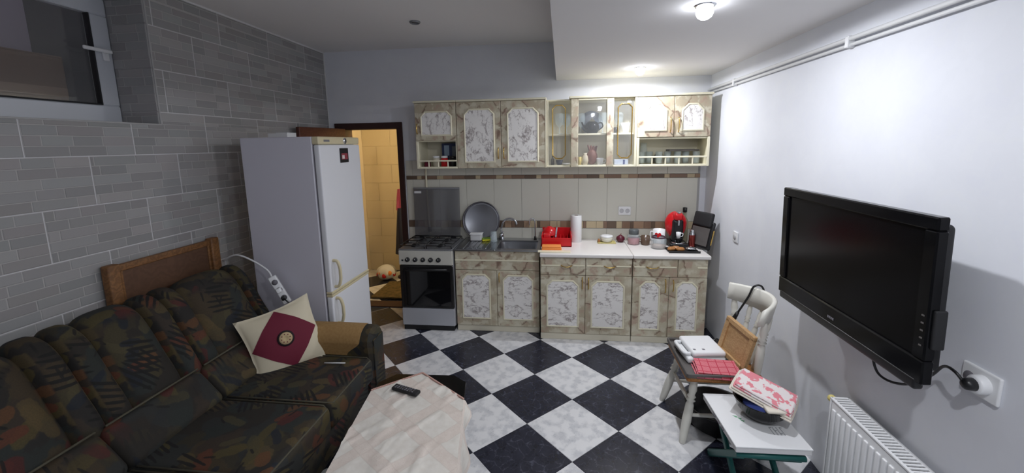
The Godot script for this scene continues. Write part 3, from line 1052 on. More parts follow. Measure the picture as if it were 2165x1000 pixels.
func build_kitchen_base() -> void:
	var zb := ZB + 0.014
	# sink unit
	var t := thing("sink_cabinet", "stone-patterned base cabinet under the steel sink", "cabinet")
	var z := -0.09
	carcass(t, 0.337, 1.122, 0.06, 0.785, zb, z - 0.019, M.stone)
	box("plinth", Vector3(0.337, 0.0, z - 0.05), Vector3(1.122, 0.058, z - 0.012), M.cream_in, t)
	var a := panel_door(t, 0.337, 0.728, 0.06, 0.603, z, 0.392, 0.668, 0.125, 0.567)
	a = panel_door(t, 0.728, 1.122, 0.06, 0.603, z, 0.778, 1.066, 0.122, 0.563)
	handle(a, 0.752, 0.49, 0.58, z)
	var fr := box("front_panel", Vector3(0.339, 0.605, z - 0.018), Vector3(1.120, 0.782, z), M.stone, t)
	box("trim_strip", Vector3(0.339, 0.690, z - 0.001), Vector3(1.120, 0.704, z + 0.006), M.cream, fr)
	# steel sink top
	var s := thing("kitchen_sink", "stainless steel sink top with basin and drainer", "sink")
	var y := 0.802
	var X := [0.332, 0.72, 1.095, 1.127]
	var Zs := [zb, -0.45, -0.125, -0.068]
	var st := S()
	bx(st, Vector3(X[0], y - 0.014, Zs[0]), Vector3(X[1], y - 0.004, Zs[3]), 0.002)
	bx(st, Vector3(X[1], y - 0.016, Zs[0]), Vector3(X[3], y, Zs[1]), 0.004)
	bx(st, Vector3(X[1], y - 0.016, Zs[2]), Vector3(X[3], y, Zs[3]), 0.004)
	bx(st, Vector3(X[2], y - 0.016, Zs[1]), Vector3(X[3], y, Zs[2]), 0.0)
	bx(st, Vector3(X[0], y - 0.016, Zs[3] - 0.012), Vector3(X[1], y, Zs[3]), 0.004)
	bx(st, Vector3(X[0], y - 0.016, Zs[0]), Vector3(X[0] + 0.012, y, Zs[3]), 0.004)
	bx(st, Vector3(X[0], y - 0.016, Zs[0]), Vector3(X[1], y, Zs[0] + 0.05), 0.004)
	obj("rim", st, M.steel, s)
	st = S()
	sheet(st, 40, 14, func(u: float, v: float):
		var an: float = u * TAU
		var c := Vector2(cos(an), sin(an))
		var k := 1.0 / maxf(absf(c.x), absf(c.y))
		var e := c * lerpf(1.0, k, 0.72)
		var r: float = 1.0 - 0.12 * v if v < 0.75 else lerpf(0.91, 0.0, (v - 0.75) / 0.25)
		var hh: float = 0.15 * minf(v / 0.75, 1.0)
		return Vector3((X[1] + X[2]) * 0.5 + e.x * (X[2] - X[1]) * 0.56 * r, y - 0.002 - hh, (Zs[1] + Zs[2]) * 0.5 + e.y * (Zs[2] - Zs[1]) * 0.56 * r))
	obj("basin", st, M.steel, s)
	for k in 7:
		box("drainer_rib", Vector3(0.40 + k * 0.042, y - 0.005, -0.40), Vector3(0.416 + k * 0.042, y + 0.001, -0.12), M.steel, s, 0.0025)
	# tap
	var tp := thing("kitchen_tap", "chrome arched kitchen tap beside the round tray", "tap", Vector3(0.72, y, -0.50))
	lathe("base", [Vector2(0.0, 0.06), Vector2(0.020, 0.06), Vector2(0.024, 0.05), Vector2(0.026, 0.0), Vector2(0.0, 0.0)], M.chrome, tp, 16)
	tube("spout", curve([Vector3(0, 0.05, 0), Vector3(0, 0.12, 0.0), Vector3(0.03, 0.19, 0.005), Vector3(0.085, 0.215, 0.01), Vector3(0.14, 0.195, 0.015), Vector3(0.158, 0.155, 0.018)], 6), 0.010, M.chrome, tp, 10)
	tube("lever", [Vector3(0, 0.058, 0), Vector3(0.02, 0.085, 0.04)], [0.011, 0.006], M.chrome, tp, 8)
	var fp := thing("filter_tap", "thin chrome swan-neck filter tap behind the basin", "tap", Vector3(1.06, y, -0.49))
	tube("spout", curve([Vector3(0, 0, 0), Vector3(0, 0.16, 0), Vector3(-0.012, 0.205, 0), Vector3(-0.035, 0.215, 0.004), Vector3(-0.052, 0.19, 0.008), Vector3(-0.056, 0.15, 0.008)], 5), 0.0065, M.chrome, fp, 8)
	lathe("base", [Vector2(0.0, 0.035), Vector2(0.010, 0.035), Vector2(0.016, 0.0), Vector2(0.0, 0.0)], M.black, fp, 12)
	# middle cabinet
	z = 0.01
	t = thing("drawer_cabinet", "wide stone-patterned base cabinet with two drawers and two doors", "cabinet")
	carcass(t, 1.135, 1.925, 0.06, 0.766, zb, z - 0.019, M.stone)
	box("plinth", Vector3(1.135, 0.0, z - 0.045), Vector3(1.925, 0.058, z - 0.006), M.cream_in, t)
	a = panel_door(t, 1.135, 1.528, 0.06, 0.603, z, 1.185, 1.475, 0.120, 0.560)
	handle(a, 1.503, 0.48, 0.585, z)
	a = panel_door(t, 1.528, 1.925, 0.06, 0.603, z, 1.575, 1.868, 0.120, 0.560)
	handle(a, 1.556, 0.48, 0.585, z)
	for q in [[1.135, 1.530, 1.32, 1.41], [1.530, 1.925, 1.69, 1.78]]:
		var d := box("drawer", Vector3(q[0] + 0.0015, 0.605, z - 0.018), Vector3(q[1] - 0.0015, 0.763, z), M.stone, t)
		box("trim_strip", Vector3(q[0] + 0.01, 0.685, z - 0.001), Vector3(q[2] - 0.01, 0.698, z + 0.006), M.cream, d)
		box("trim_strip", Vector3(q[3] + 0.01, 0.685, z - 0.001), Vector3(q[1] - 0.01, 0.698, z + 0.006), M.cream, d)
		handle_h(d, q[2], q[3], 0.692, z)
	# right cabinet
	t = thing("corner_cabinet", "narrow stone-patterned base cabinet next to the plain wall", "cabinet")
	carcass(t, 1.930, 2.545, 0.06, 0.766, zb, z - 0.019, M.stone)
	box("plinth", Vector3(1.930, 0.0, z - 0.045), Vector3(2.545, 0.058, z - 0.006), M.cream_in, t)
	a = panel_door(t, 1.930, 2.235, 0.06, 0.603, z, 1.985, 2.165, 0.120, 0.567)
	handle(a, 2.203, 0.465, 0.585, z)
	a = panel_door(t, 2.235, 2.545, 0.06, 0.603, z, 2.290, 2.475, 0.120, 0.570)
	handle(a, 2.268, 0.48, 0.58, z)
	var dr := box("drawer", Vector3(1.9315, 0.605, z - 0.018), Vector3(2.300, 0.763, z), M.stone, t)
	box("trim_strip", Vector3(1.94, 0.685, z - 0.001), Vector3(2.03, 0.698, z + 0.006), M.cream, dr)
	box("trim_strip", Vector3(2.15, 0.685, z - 0.001), Vector3(2.29, 0.698, z + 0.006), M.cream, dr)
	handle_h(dr, 2.045, 2.140, 0.692, z)
	var fx := box("front_panel", Vector3(2.303, 0.605, z - 0.018), Vector3(2.5435, 0.763, z), M.stone, t)
	box("trim_strip", Vector3(2.46, 0.685, z - 0.001), Vector3(2.54, 0.698, z + 0.006), M.cream, fx)
	# worktops
	var w := rbox("worktop", Vector3(1.131, 0.768, zb), Vector3(1.927, 0.80, 0.035), 0.008, M.worktop)
	tag(w, "white worktop slab carrying the red dish rack", "worktop", "worktop slabs")
	w = rbox("worktop", Vector3(1.929, 0.768, zb), Vector3(2.560, 0.80, 0.035), 0.008, M.worktop)
	tag(w, "white worktop slab carrying the red coffee machine", "worktop", "worktop slabs")

func rail(t: Node, x0: float, x1: float, y0: float, y1: float, z: float, n: int) -> void:
	var r := box("gallery_rail", Vector3(x0, y1 - 0.014, z - 0.016), Vector3(x1, y1, z), M.cream, t)
	for k in range(1, n):
		var x := lerpf(x0, x1, float(k) / n)
		box("baluster", Vector3(x - 0.006, y0, z - 0.013), Vector3(x + 0.006, y1 - 0.013, z - 0.003), M.cream, r)

func build_kitchen_upper() -> void:
	var z := -0.27
	var zb := ZB + 0.012
	var y0 := 1.532
	var y1 := 2.140
	# A: small door over a shelf
	var t := thing("shelf_cabinet", "small wall cabinet with one door above an open spice shelf", "cabinet")
	carcass(t, -0.045, 0.350, y0, y1, zb, z - 0.019, M.cream)
	box("top_panel", Vector3(-0.029, y1 - 0.016, zb), Vector3(0.334, y1, z - 0.019), M.cream, t)
	box("shelf", Vector3(-0.029, 1.785, zb + 0.008), Vector3(0.334, 1.801, z - 0.019), M.cream, t)
	box("edge", Vector3(-0.045, y0, z - 0.018), Vector3(-0.022, 1.79, z), M.cream, t)
	box("edge", Vector3(-0.022, y0, z - 0.018), Vector3(0.350, y0 + 0.018, z), M.cream, t)
	var d := panel_door(t, -0.045, 0.350, 1.792, y1, z, 0.008, 0.312, 1.835, 2.066, 0.045)
	handle(d, -0.022, 1.86, 1.95, z)
	rail(t, -0.022, 0.348, y0 + 0.016, 1.612, z, 4)
	# B: two tall doors
	t = thing("wall_cabinet", "wall cabinet with two tall marble-panelled doors", "cabinet")
	carcass(t, 0.352, 1.184, y0, y1, zb, z - 0.019, M.stone)
	box("top_panel", Vector3(0.368, y1 - 0.016, zb), Vector3(1.168, y1, z - 0.019), M.stone, t)
	d = panel_door(t, 0.352, 0.768, y0, y1, z, 0.420, 0.712, 1.580, 2.078)
	handle(d, 0.742, 1.62, 1.72, z)
	d = panel_door(t, 0.768, 1.172, y0, y1, z, 0.822, 1.115, 1.582, 2.078)
	handle(d, 0.794, 1.62, 1.72, z)
	box("edge", Vector3(1.172, y0, z - 0.018), Vector3(1.184, y1, z + 0.002), M.cream, t)
	# cornices
	var c := box("cornice", Vector3(-0.055, y1 + 0.001, zb), Vector3(0.350, y1 + 0.018, z + 0.012), M.cream, null, 0.004)
	tag(c, "thin cream cornice board on the small left wall cabinet", "cornice", "cornice boards on the wall cabinets")
	c = box("cornice", Vector3(0.352, y1 + 0.001, zb), Vector3(1.184, y1 + 0.018, z + 0.012), M.cream, null, 0.004)
	tag(c, "thin cream cornice board on the cabinet with two tall doors", "cornice", "cornice boards on the wall cabinets")
	c = box("cornice", Vector3(1.388, y1 + 0.001, zb), Vector3(2.61, y1 + 0.020, z + 0.014), M.cream, null, 0.004)
	tag(c, "long cream cornice board over the glazed and right wall cabinets", "cornice", "cornice boards on the wall cabinets")
	# C: glazed display cabinet; its side panes stand a little back
	t = thing("display_cabinet", "glazed wall cabinet with glasses and ornaments", "cabinet")
	carcass(t, 1.186, 1.976, y0, y1, zb, z - 0.045, M.cream)
	box("top_panel", Vector3(1.202, y1 - 0.016, zb), Vector3(1.960, y1, z - 0.045), M.cream, t)
	box("shelf", Vector3(1.202, 1.818, zb + 0.008), Vector3(1.960, 1.834, z - 0.05), M.cream, t)
	var zp := z - 0.040
	for q in [[1.190, 1.400], [1.782, 1.966]]:
		var pn := box("side_pane", Vector3(q[0], y0 + 0.02, zp), Vector3(q[1], y1 - 0.02, zp + 0.004), M.glass, t, 0.0)
		var o := arch(q[0] + 0.050 - (0.012 if q[0] > 1.5 else 0.0), q[1] - 0.045 + (0.020 if q[0] > 1.5 else 0.0), 1.612, 2.088, 0.03)
		var pts := []
		o = PackedVector2Array([o[0] + Vector2(0.03, 0), o[1] - Vector2(0.03, 0), o[1] + Vector2(0, 0.03), o[2], o[3], o[4], o[5], o[0] + Vector2(0, 0.03)])
		for p in o:
			pts.append(Vector3(p.x, p.y, zp + 0.007))
		pts.append(pts[0])
		tube("gold_moulding", pts, 0.005, M.gold, pn, 6)
	box("edge", Vector3(1.186, y0, zp - 0.004), Vector3(1.40, y0 + 0.018, zp + 0.010), M.cream, t)
	box("edge", Vector3(1.78, y0, z - 0.030), Vector3(1.976, y0 + 0.018, z + 0.0), M.cream, t)
	box("edge", Vector3(1.960, y0, z - 0.040), Vector3(1.980, y1, z + 0.002), M.cream, t)
	var fd := box("door", Vector3(1.404, y0 + 0.002, z - 0.018), Vector3(1.468, y1 - 0.002, z), M.stone, t)
	box("door_stile", Vector3(1.718, y0 + 0.002, z - 0.018), Vector3(1.778, y1 - 0.002, z), M.stone, fd)
	box("door_rail", Vector3(1.468, y0 + 0.002, z - 0.018), Vector3(1.718, y0 + 0.020, z), M.cream, fd)
	box("door_rail", Vector3(1.468, y1 - 0.016, z - 0.018), Vector3(1.718, y1 - 0.002, z), M.cream, fd)
	box("door_pane", Vector3(1.466, y0 + 0.018, z - 0.012), Vector3(1.720, y1 - 0.014, z - 0.008), M.glass, fd, 0.0)
	box("magnet_catch", Vector3(1.90, y1 - 0.045, zp - 0.03), Vector3(1.935, y1 - 0.017, zp - 0.005), M.white, t)
	# D
	t = thing("rack_cabinet", "right wall cabinet with two small doors above an open glass rack", "cabinet")
	carcass(t, 1.982, 2.600, y0, y1, zb, z - 0.019, M.cream)
	box("top_panel", Vector3(1.998, y1 - 0.016, zb), Vector3(2.584, y1, z - 0.019), M.cream, t)
	box("shelf", Vector3(1.998, 1.772, zb + 0.008), Vector3(2.584, 1.788, z - 0.019), M.cream, t)
	box("edge", Vector3(1.982, y0, z - 0.018), Vector3(2.004, 1.786, z), M.cream, t)
	box("edge", Vector3(2.578, y0, z - 0.018), Vector3(2.600, 1.786, z), M.cream, t)
	box("edge", Vector3(2.004, y0, z - 0.018), Vector3(2.578, y0 + 0.018, z), M.cream, t)
	d = panel_door(t, 1.982, 2.292, 1.788, y1, z, 2.042, 2.236, 1.838, 2.078, 0.055)
	handle(d, 2.262, 1.83, 1.955, z)
	d = panel_door(t, 2.292, 2.600, 1.788, y1, z, 2.352, 2.542, 1.836, 2.075, 0.055)
	handle(d, 2.330, 1.83, 1.955, z)
	rail(t, 2.004, 2.578, y0 + 0.016, 1.622, z, 5)
	# ---- things on the shelves
	var base := y0 + 0.017
	var sx := 0
	for q in [[0.03, 0.030, 0.055, M.maroon, "dark red spice jar leftmost on the open spice shelf"], [0.12, 0.034, 0.10, M.cream_in, "cream spice jar second from the left on the spice shelf"], [0.20, 0.034, 0.10, M.red, "red spice jar third from the left on the spice shelf"], [0.28, 0.032, 0.095, M.black, "dark spice jar rightmost on the open spice shelf"]]:
		var j := thing("spice_jar", q[4], "jar", Vector3(q[0], base, -0.36), 0.0, "spice jars on the left shelf")
		lathe("body", [Vector2(0.0, 0.0), Vector2(q[1], 0.0), Vector2(q[1], q[2] * 0.75), Vector2(q[1] * 0.85, q[2] * 0.8), Vector2(0.0, q[2] * 0.8)], q[3], j, 16)
		lathe("lid", [Vector2(0.0, q[2] * 0.8), Vector2(q[1] * 0.95, q[2] * 0.8), Vector2(q[1] * 0.95, q[2]), Vector2(0.0, q[2])], M.white if sx in [1, 2] else M.black, j, 16)
		sx += 1
	var pb := thing("picture_box", "dark blue printed box at the back of the spice shelf", "box", Vector3(0.235, base, -0.50))
	box("body", Vector3(-0.09, 0.0, -0.03), Vector3(0.09, 0.22, 0.03), mat(Color8(34, 48, 84), 0.5), pb)
	box("print", Vector3(-0.065, 0.10, 0.029), Vector3(-0.015, 0.20, 0.031), mat(Color8(150, 170, 190), 0.5), pb, 0.0)
	box("print", Vector3(0.015, 0.09, 0.029), Vector3(0.075, 0.19, 0.031), mat(Color8(96, 104, 112), 0.5), pb, 0.0)
	var goblet := thing("glass_goblet", "tall glass goblet behind the left pane of the glazed cabinet", "glass", Vector3(1.30, 1.834, -0.42), 0.0, "glassware in the wall cabinets")
	lathe("bowl", [Vector2(0.006, 0.06), Vector2(0.035, 0.09), Vector2(0.042, 0.14), Vector2(0.036, 0.19)], M.jar_glass, goblet, 18)
	lathe("stem", [Vector2(0.032, 0.0), Vector2(0.030, 0.004), Vector2(0.006, 0.01), Vector2(0.005, 0.06), Vector2(0.010, 0.065)], M.jar_glass, goblet, 14)
	dup(goblet, "glass goblet nearest the dark teapot behind the left pane", Vector3(1.365, 1.834, -0.47))
	dup(goblet, "glass goblet left of the dark teapot behind the glazed door", Vector3(1.50, 1.834, -0.46))
	dup(goblet, "glass goblet right of the dark teapot behind the glazed door", Vector3(1.70, 1.834, -0.45))
	dup(goblet, "glass goblet behind the right pane of the glazed cabinet", Vector3(1.85, 1.834, -0.47))
	var pot := thing("teapot", "round dark teapot in the middle of the glazed cabinet", "teapot", Vector3(1.60, 1.834, -0.40))
	lathe("body", [Vector2(0.0, 0.0), Vector2(0.045, 0.0), Vector2(0.062, 0.03), Vector2(0.066, 0.06), Vector2(0.055, 0.095), Vector2(0.03, 0.11), Vector2(0.0, 0.112)], M.black_gloss, pot, 22)
	lathe("lid", [Vector2(0.032, 0.108), Vector2(0.024, 0.12), Vector2(0.008, 0.125), Vector2(0.010, 0.138), Vector2(0.0, 0.142)], M.chrome, pot, 16)
	tube("spout", [Vector3(-0.055, 0.05, 0), Vector3(-0.085, 0.08, 0), Vector3(-0.095, 0.105, 0)], [0.013, 0.009, 0.007], M.black_gloss, pot, 8)
	tube("handle", curve([Vector3(0.05, 0.09, 0), Vector3(0.085, 0.095, 0), Vector3(0.095, 0.06, 0), Vector3(0.058, 0.03, 0)], 4), 0.006, M.black_gloss, pot, 8)
	var plate := thing("display_plate", "blue-grey plate standing behind the dark teapot", "plate", Vector3(1.60, 1.834, -0.535))
	lathe("disc", [Vector2(0.0, 0.0), Vector2(0.07, 0.0), Vector2(0.105, 0.014), Vector2(0.107, 0.018), Vector2(0.07, 0.006), Vector2(0.0, 0.006)], mat(Color8(122, 132, 150), 0.3), plate, 26, Transform3D(Basis(Vector3.RIGHT, deg_to_rad(82)), Vector3(0, 0.106, 0)))
	var bl := thing("ornament_bowl", "white ribbed bowl behind the right pane of the glazed cabinet", "bowl", Vector3(1.90, 1.834, -0.40))
	lathe("bowl", [Vector2(0.0, 0.0), Vector2(0.025, 0.0), Vector2(0.03, 0.02), Vector2(0.045, 0.09), Vector2(0.040, 0.09), Vector2(0.026, 0.03), Vector2(0.0, 0.025)], M.white, bl, 18)
	var cup := thing("dark_cup", "small dark cup on the upper glazed shelf by the right pane", "cup", Vector3(1.805, 1.834, -0.36))
	lathe("bowl", [Vector2(0.0, 0.0), Vector2(0.02, 0.0), Vector2(0.026, 0.05), Vector2(0.022, 0.05), Vector2(0.018, 0.01), Vector2(0.0, 0.008)], M.black, cup, 14)
	# lower glazed shelf
	var fg := thing("brown_figurine", "brown carved bird figurine in the glazed cabinet", "figurine", Vector3(1.60, base, -0.38))
	var st := S()
	sheet(st, 18, 12, func(u: float, v: float):
		var a: float = u * TAU
		var t2: float = v * PI
		return Vector3(0.045 * sin(t2) * cos(a) * (1.0 + 0.2 * sin(3.0 * a)), 0.07 - 0.07 * cos(t2), 0.04 * sin(t2) * sin(a)))
	obj("body", st, mat(Color8(122, 76, 60), 0.6), fg)
	for k in 4:
		tube("feather", curve([Vector3(-0.01 + 0.012 * k, 0.11, 0), Vector3(-0.03 + 0.022 * k, 0.16, 0.0), Vector3(-0.04 + 0.03 * k, 0.185 - 0.006 * k, 0.0)], 3), [0.012, 0.013, 0.012, 0.011, 0.009, 0.006, 0.003], mat(Color8(112, 66, 52), 0.6), fg, 8)
	var cj := thing("cream_vase", "small cream vase left of the brown figurine", "vase", Vector3(1.535, base, -0.36))
	lathe("body", [Vector2(0.0, 0.0), Vector2(0.022, 0.0), Vector2(0.034, 0.04), Vector2(0.026, 0.08), Vector2(0.016, 0.095), Vector2(0.022, 0.11), Vector2(0.018, 0.11), Vector2(0.0, 0.06)], M.pillow, cj, 16)
	var yc := thing("yellow_candle", "short yellow candle at the left edge of the glazed door", "candle", Vector3(1.487, base, -0.34))
	lathe("wax", [Vector2(0.0, 0.0), Vector2(0.016, 0.0), Vector2(0.016, 0.075), Vector2(0.0, 0.073)], mat(Color8(228, 206, 120), 0.5), yc, 14)
	tube("wick", [Vector3(0, 0.07, 0), Vector3(0.001, 0.085, 0)], 0.0015, M.black, yc, 6)
	var wc := thing("white_cup", "white cup right of the brown figurine", "cup", Vector3(1.672, base, -0.36))
	lathe("bowl", [Vector2(0.0, 0.0), Vector2(0.024, 0.0), Vector2(0.034, 0.05), Vector2(0.033, 0.062), Vector2(0.029, 0.062), Vector2(0.02, 0.01), Vector2(0.0, 0.008)], M.white, wc, 18)
	tube("handle", curve([Vector3(0.031, 0.05, 0), Vector3(0.05, 0.045, 0), Vector3(0.045, 0.02, 0), Vector3(0.027, 0.018, 0)], 3), 0.004, M.white, wc, 6)
	var bb := thing("blue_white_box", "blue and white little box at the bottom of the right pane", "box", Vector3(1.86, base, -0.385))
	box("body", Vector3(-0.06, 0, -0.03), Vector3(0.065, 0.045, 0.03), mat(Color8(196, 206, 226), 0.5), bb)
	box("blue_end", Vector3(0.018, 0.002, 0.029), Vector3(0.035, 0.043, 0.032), mat(Color8(60, 76, 132), 0.5), bb, 0.0)
	var db := thing("dark_blue_bowl", "small dark blue bowl at the bottom of the left pane", "bowl", Vector3(1.30, base, -0.39))
	lathe("bowl", [Vector2(0.0, 0.0), Vector2(0.02, 0.0), Vector2(0.035, 0.045), Vector2(0.031, 0.045), Vector2(0.018, 0.008), Vector2(0.0, 0.006)], mat(Color8(50, 54, 74), 0.3), db, 18)
	var sl := thing("white_saucer", "white saucer beside the dark blue bowl behind the left pane", "saucer", Vector3(1.362, base, -0.40))
	lathe("disc", [Vector2(0.0, 0.0), Vector2(0.02, 0.0), Vector2(0.042, 0.012), Vector2(0.043, 0.016), Vector2(0.02, 0.006), Vector2(0.0, 0.006)], M.white, sl, 20)
	var bo := thing("little_bottle", "little dark bottle behind the left pane beside the gold moulding", "bottle", Vector3(1.236, base, -0.43))
	lathe("body", [Vector2(0.0, 0.0), Vector2(0.016, 0.0), Vector2(0.016, 0.05), Vector2(0.007, 0.065), Vector2(0.007, 0.085), Vector2(0.0, 0.085)], mat(Color8(66, 58, 40), 0.3), bo, 12)
	# open rack: small glasses
	var gl := thing("drinking_glass", "drinking glass leftmost in the open glass rack", "glass", Vector3(2.05, base, -0.42), 0.0, "glasses in the open rack")
	lathe("tumbler", [Vector2(0.0, 0.004), Vector2(0.026, 0.004), Vector2(0.032, 0.11), Vector2(0.030, 0.11), Vector2(0.024, 0.008)], M.jar_glass, gl, 16)
	var spots := [[2.13, -0.46, "drinking glass second from the left in the open rack"], [2.205, -0.40, "drinking glass third from the left in the open rack"], [2.29, -0.44, "drinking glass fourth from the left in the open rack"], [2.37, -0.41, "drinking glass third from the right in the open rack"], [2.45, -0.44, "drinking glass second from the right in the open rack"], [2.53, -0.40, "drinking glass rightmost in the open glass rack"]]
	for q in spots:
		dup(gl, q[2], Vector3(q[0], base, q[1]))
	var tj := thing("tall_jar", "tall glass storage jar at the left of the open rack", "jar", Vector3(2.085, base, -0.50))
	lathe("body", [Vector2(0.0, 0.003), Vector2(0.032, 0.003), Vector2(0.034, 0.14), Vector2(0.026, 0.155), Vector2(0.026, 0.17)], M.jar_glass, tj, 16)
	lathe("lid", [Vector2(0.029, 0.168), Vector2(0.029, 0.19), Vector2(0.0, 0.192)], M.jar_glass, tj, 16)
	var tr := thing("dark_tray", "dark narrow tray lying across the glasses in the rack", "tray", Vector3(2.42, base + 0.113, -0.45))
	box("base", Vector3(-0.13, 0, -0.06), Vector3(0.13, 0.006, 0.06), M.tray_grey, tr)
	for s in [-1, 1]:
		box("lip", Vector3(-0.13, 0.004, s * 0.06 - 0.004), Vector3(0.13, 0.016, s * 0.06 + 0.004), M.tray_grey, tr)
	var sb := thing("sugar_bowl", "round grey sugar bowl in the open rack", "bowl", Vector3(2.215, base, -0.50))
	lathe("body", [Vector2(0.0, 0.0), Vector2(0.025, 0.0), Vector2(0.04, 0.03), Vector2(0.038, 0.06), Vector2(0.02, 0.085), Vector2(0.006, 0.09), Vector2(0.008, 0.1), Vector2(0.0, 0.103)], M.steel_dull, sb, 18)

func build_stove() -> void:
	var t := thing("gas_cooker", "free-standing gas cooker with raised glass lid and dark oven door", "cooker")
	var x0 := -0.195
	var x1 := 0.322
	var zf := -0.065
	var zb := ZB + 0.05
	box("body", Vector3(x0, 0.045, zb), Vector3(x1, 0.785, zf - 0.03), mat(Color8(176, 176, 180), 0.45), t, 0.004)
	box("plinth", Vector3(x0 + 0.01, 0.0, zb + 0.02), Vector3(x1 - 0.01, 0.044, zf - 0.012), M.black_matt, t)
	box("storage_drawer", Vector3(x0 + 0.002, 0.05, zf - 0.03), Vector3(x1 - 0.002, 0.218, zf - 0.004), mat(Color8(178, 180, 186), 0.45), t, 0.004)
	var od := box("oven_door", Vector3(x0 + 0.002, 0.228, zf - 0.03), Vector3(x1 - 0.002, 0.642, zf), mat(Color8(34, 33, 33), 0.25), t, 0.005)
	box("oven_window", Vector3(x0 + 0.028, 0.248, zf - 0.001), Vector3(x1 - 0.028, 0.585, zf + 0.0015), M.oven_glass, od, 0.0)
	st_handle(od, x0 + 0.05, x1 - 0.05, 0.612, zf)
	var pn := box("control_panel", Vector3(x0, 0.648, zf - 0.03), Vector3(x1, 0.785, zf + 0.004), mat(Color8(202, 200, 190), 0.4), t, 0.005)
	for k in 5:
		var kn := lathe("knob", [Vector2(0.0, 0.024), Vector2(0.016, 0.024), Vector2(0.019, 0.02), Vector2(0.022, 0.0), Vector2(0.0, 0.0)], M.black_matt, pn, 18, Transform3D(Basis(Vector3.RIGHT, PI / 2), Vector3(-0.108 + 0.0745 * k, 0.700, zf + 0.003)))
		box("pointer", Vector3(-0.1095 + 0.0745 * k, 0.702, zf + 0.0265), Vector3(-0.1065 + 0.0745 * k, 0.716, zf + 0.0285), M.white, kn, 0.0)
	box("ignition_button", Vector3(-0.168, 0.685, zf + 0.003), Vector3(-0.150, 0.700, zf + 0.008), M.black_matt, pn)
	var hob := box("hob", Vector3(x0, 0.785, zb), Vector3(x1, 0.800, zf + 0.004), M.steel_dull, t, 0.005)
	for sx in [-0.07, 0.19]:
		for sz in [-0.40, -0.18]:
			lathe("burner", [Vector2(0.042, 0.0), Vector2(0.042, 0.010), Vector2(0.030, 0.012), Vector2(0.030, 0.020), Vector2(0.0, 0.021)], M.black, hob, 18, Transform3D(Basis.IDENTITY, Vector3(sx, 0.799, sz)))
	for sx in [-0.07, 0.19]:
		var st := S()
		var y := 0.828
		var w := 0.118
		for z in [-0.505, -0.29, -0.085]:
			tb(st, [Vector3(sx - w, y, z), Vector3(sx + w, y, z)], 0.005, 6)
		for s in [-1, 1]:
			tb(st, [Vector3(sx + s * w, y, -0.505), Vector3(sx + s * w, y, -0.085)], 0.005, 6)
			for z in [-0.50, -0.09]:
				tb(st, [Vector3(sx + s * w, y, z), Vector3(sx + s * w, 0.800, z)], 0.005, 6)
		for z in [-0.40, -0.18]:
			for s in [-1, 1]:
				tb(st, [Vector3(sx + s * w, y, z), Vector3(sx + s * 0.03, y + 0.004, z)], 0.005, 6)
				tb(st, [Vector3(sx, y, z + s * 0.105), Vector3(sx, y + 0.004, z + s * 0.03)], 0.005, 6)
		obj("pan_support", st, M.black, t)
	var lid := Node3D.new()
	lid.name = "lid"
	t.add_child(lid)
	lid.position = Vector3(0, 0.812, zb + 0.012)
	lid.rotation.x = deg_to_rad(-2.0)
	box("glass", Vector3(x0 + 0.004, 0.0, -0.003), Vector3(x1 - 0.030, 0.505, 0.003), M.glass_lid, lid, 0.0015)
	box("top_trim", Vector3(x0 + 0.004, 0.495, -0.007), Vector3(x1 - 0.030, 0.515, 0.007), M.steel_dull, lid, 0.003)
	box("hinge", Vector3(x0 + 0.05, -0.014, -0.010), Vector3(x0 + 0.10, 0.012, 0.010), M.black, lid)
	box("hinge", Vector3(x1 - 0.13, -0.014, -0.010), Vector3(x1 - 0.08, 0.012, 0.010), M.black, lid)
	box("sticker", Vector3(x0 + 0.012, 0.455, 0.0032), Vector3(x0 + 0.085, 0.478, 0.0042), M.white, lid, 0.0)

func st_handle(p: Node, x0: float, x1: float, y: float, z: float) -> void:
	var st := S()
	tb(st, [Vector3(x0, y, z + 0.03), Vector3(x1, y, z + 0.03)], 0.009, 10)
	for x in [x0 + 0.02, x1 - 0.02]:
		tb(st, [Vector3(x, y, z - 0.001), Vector3(x, y, z + 0.03)], 0.007, 8)
	obj("oven_handle", st, M.black, p)

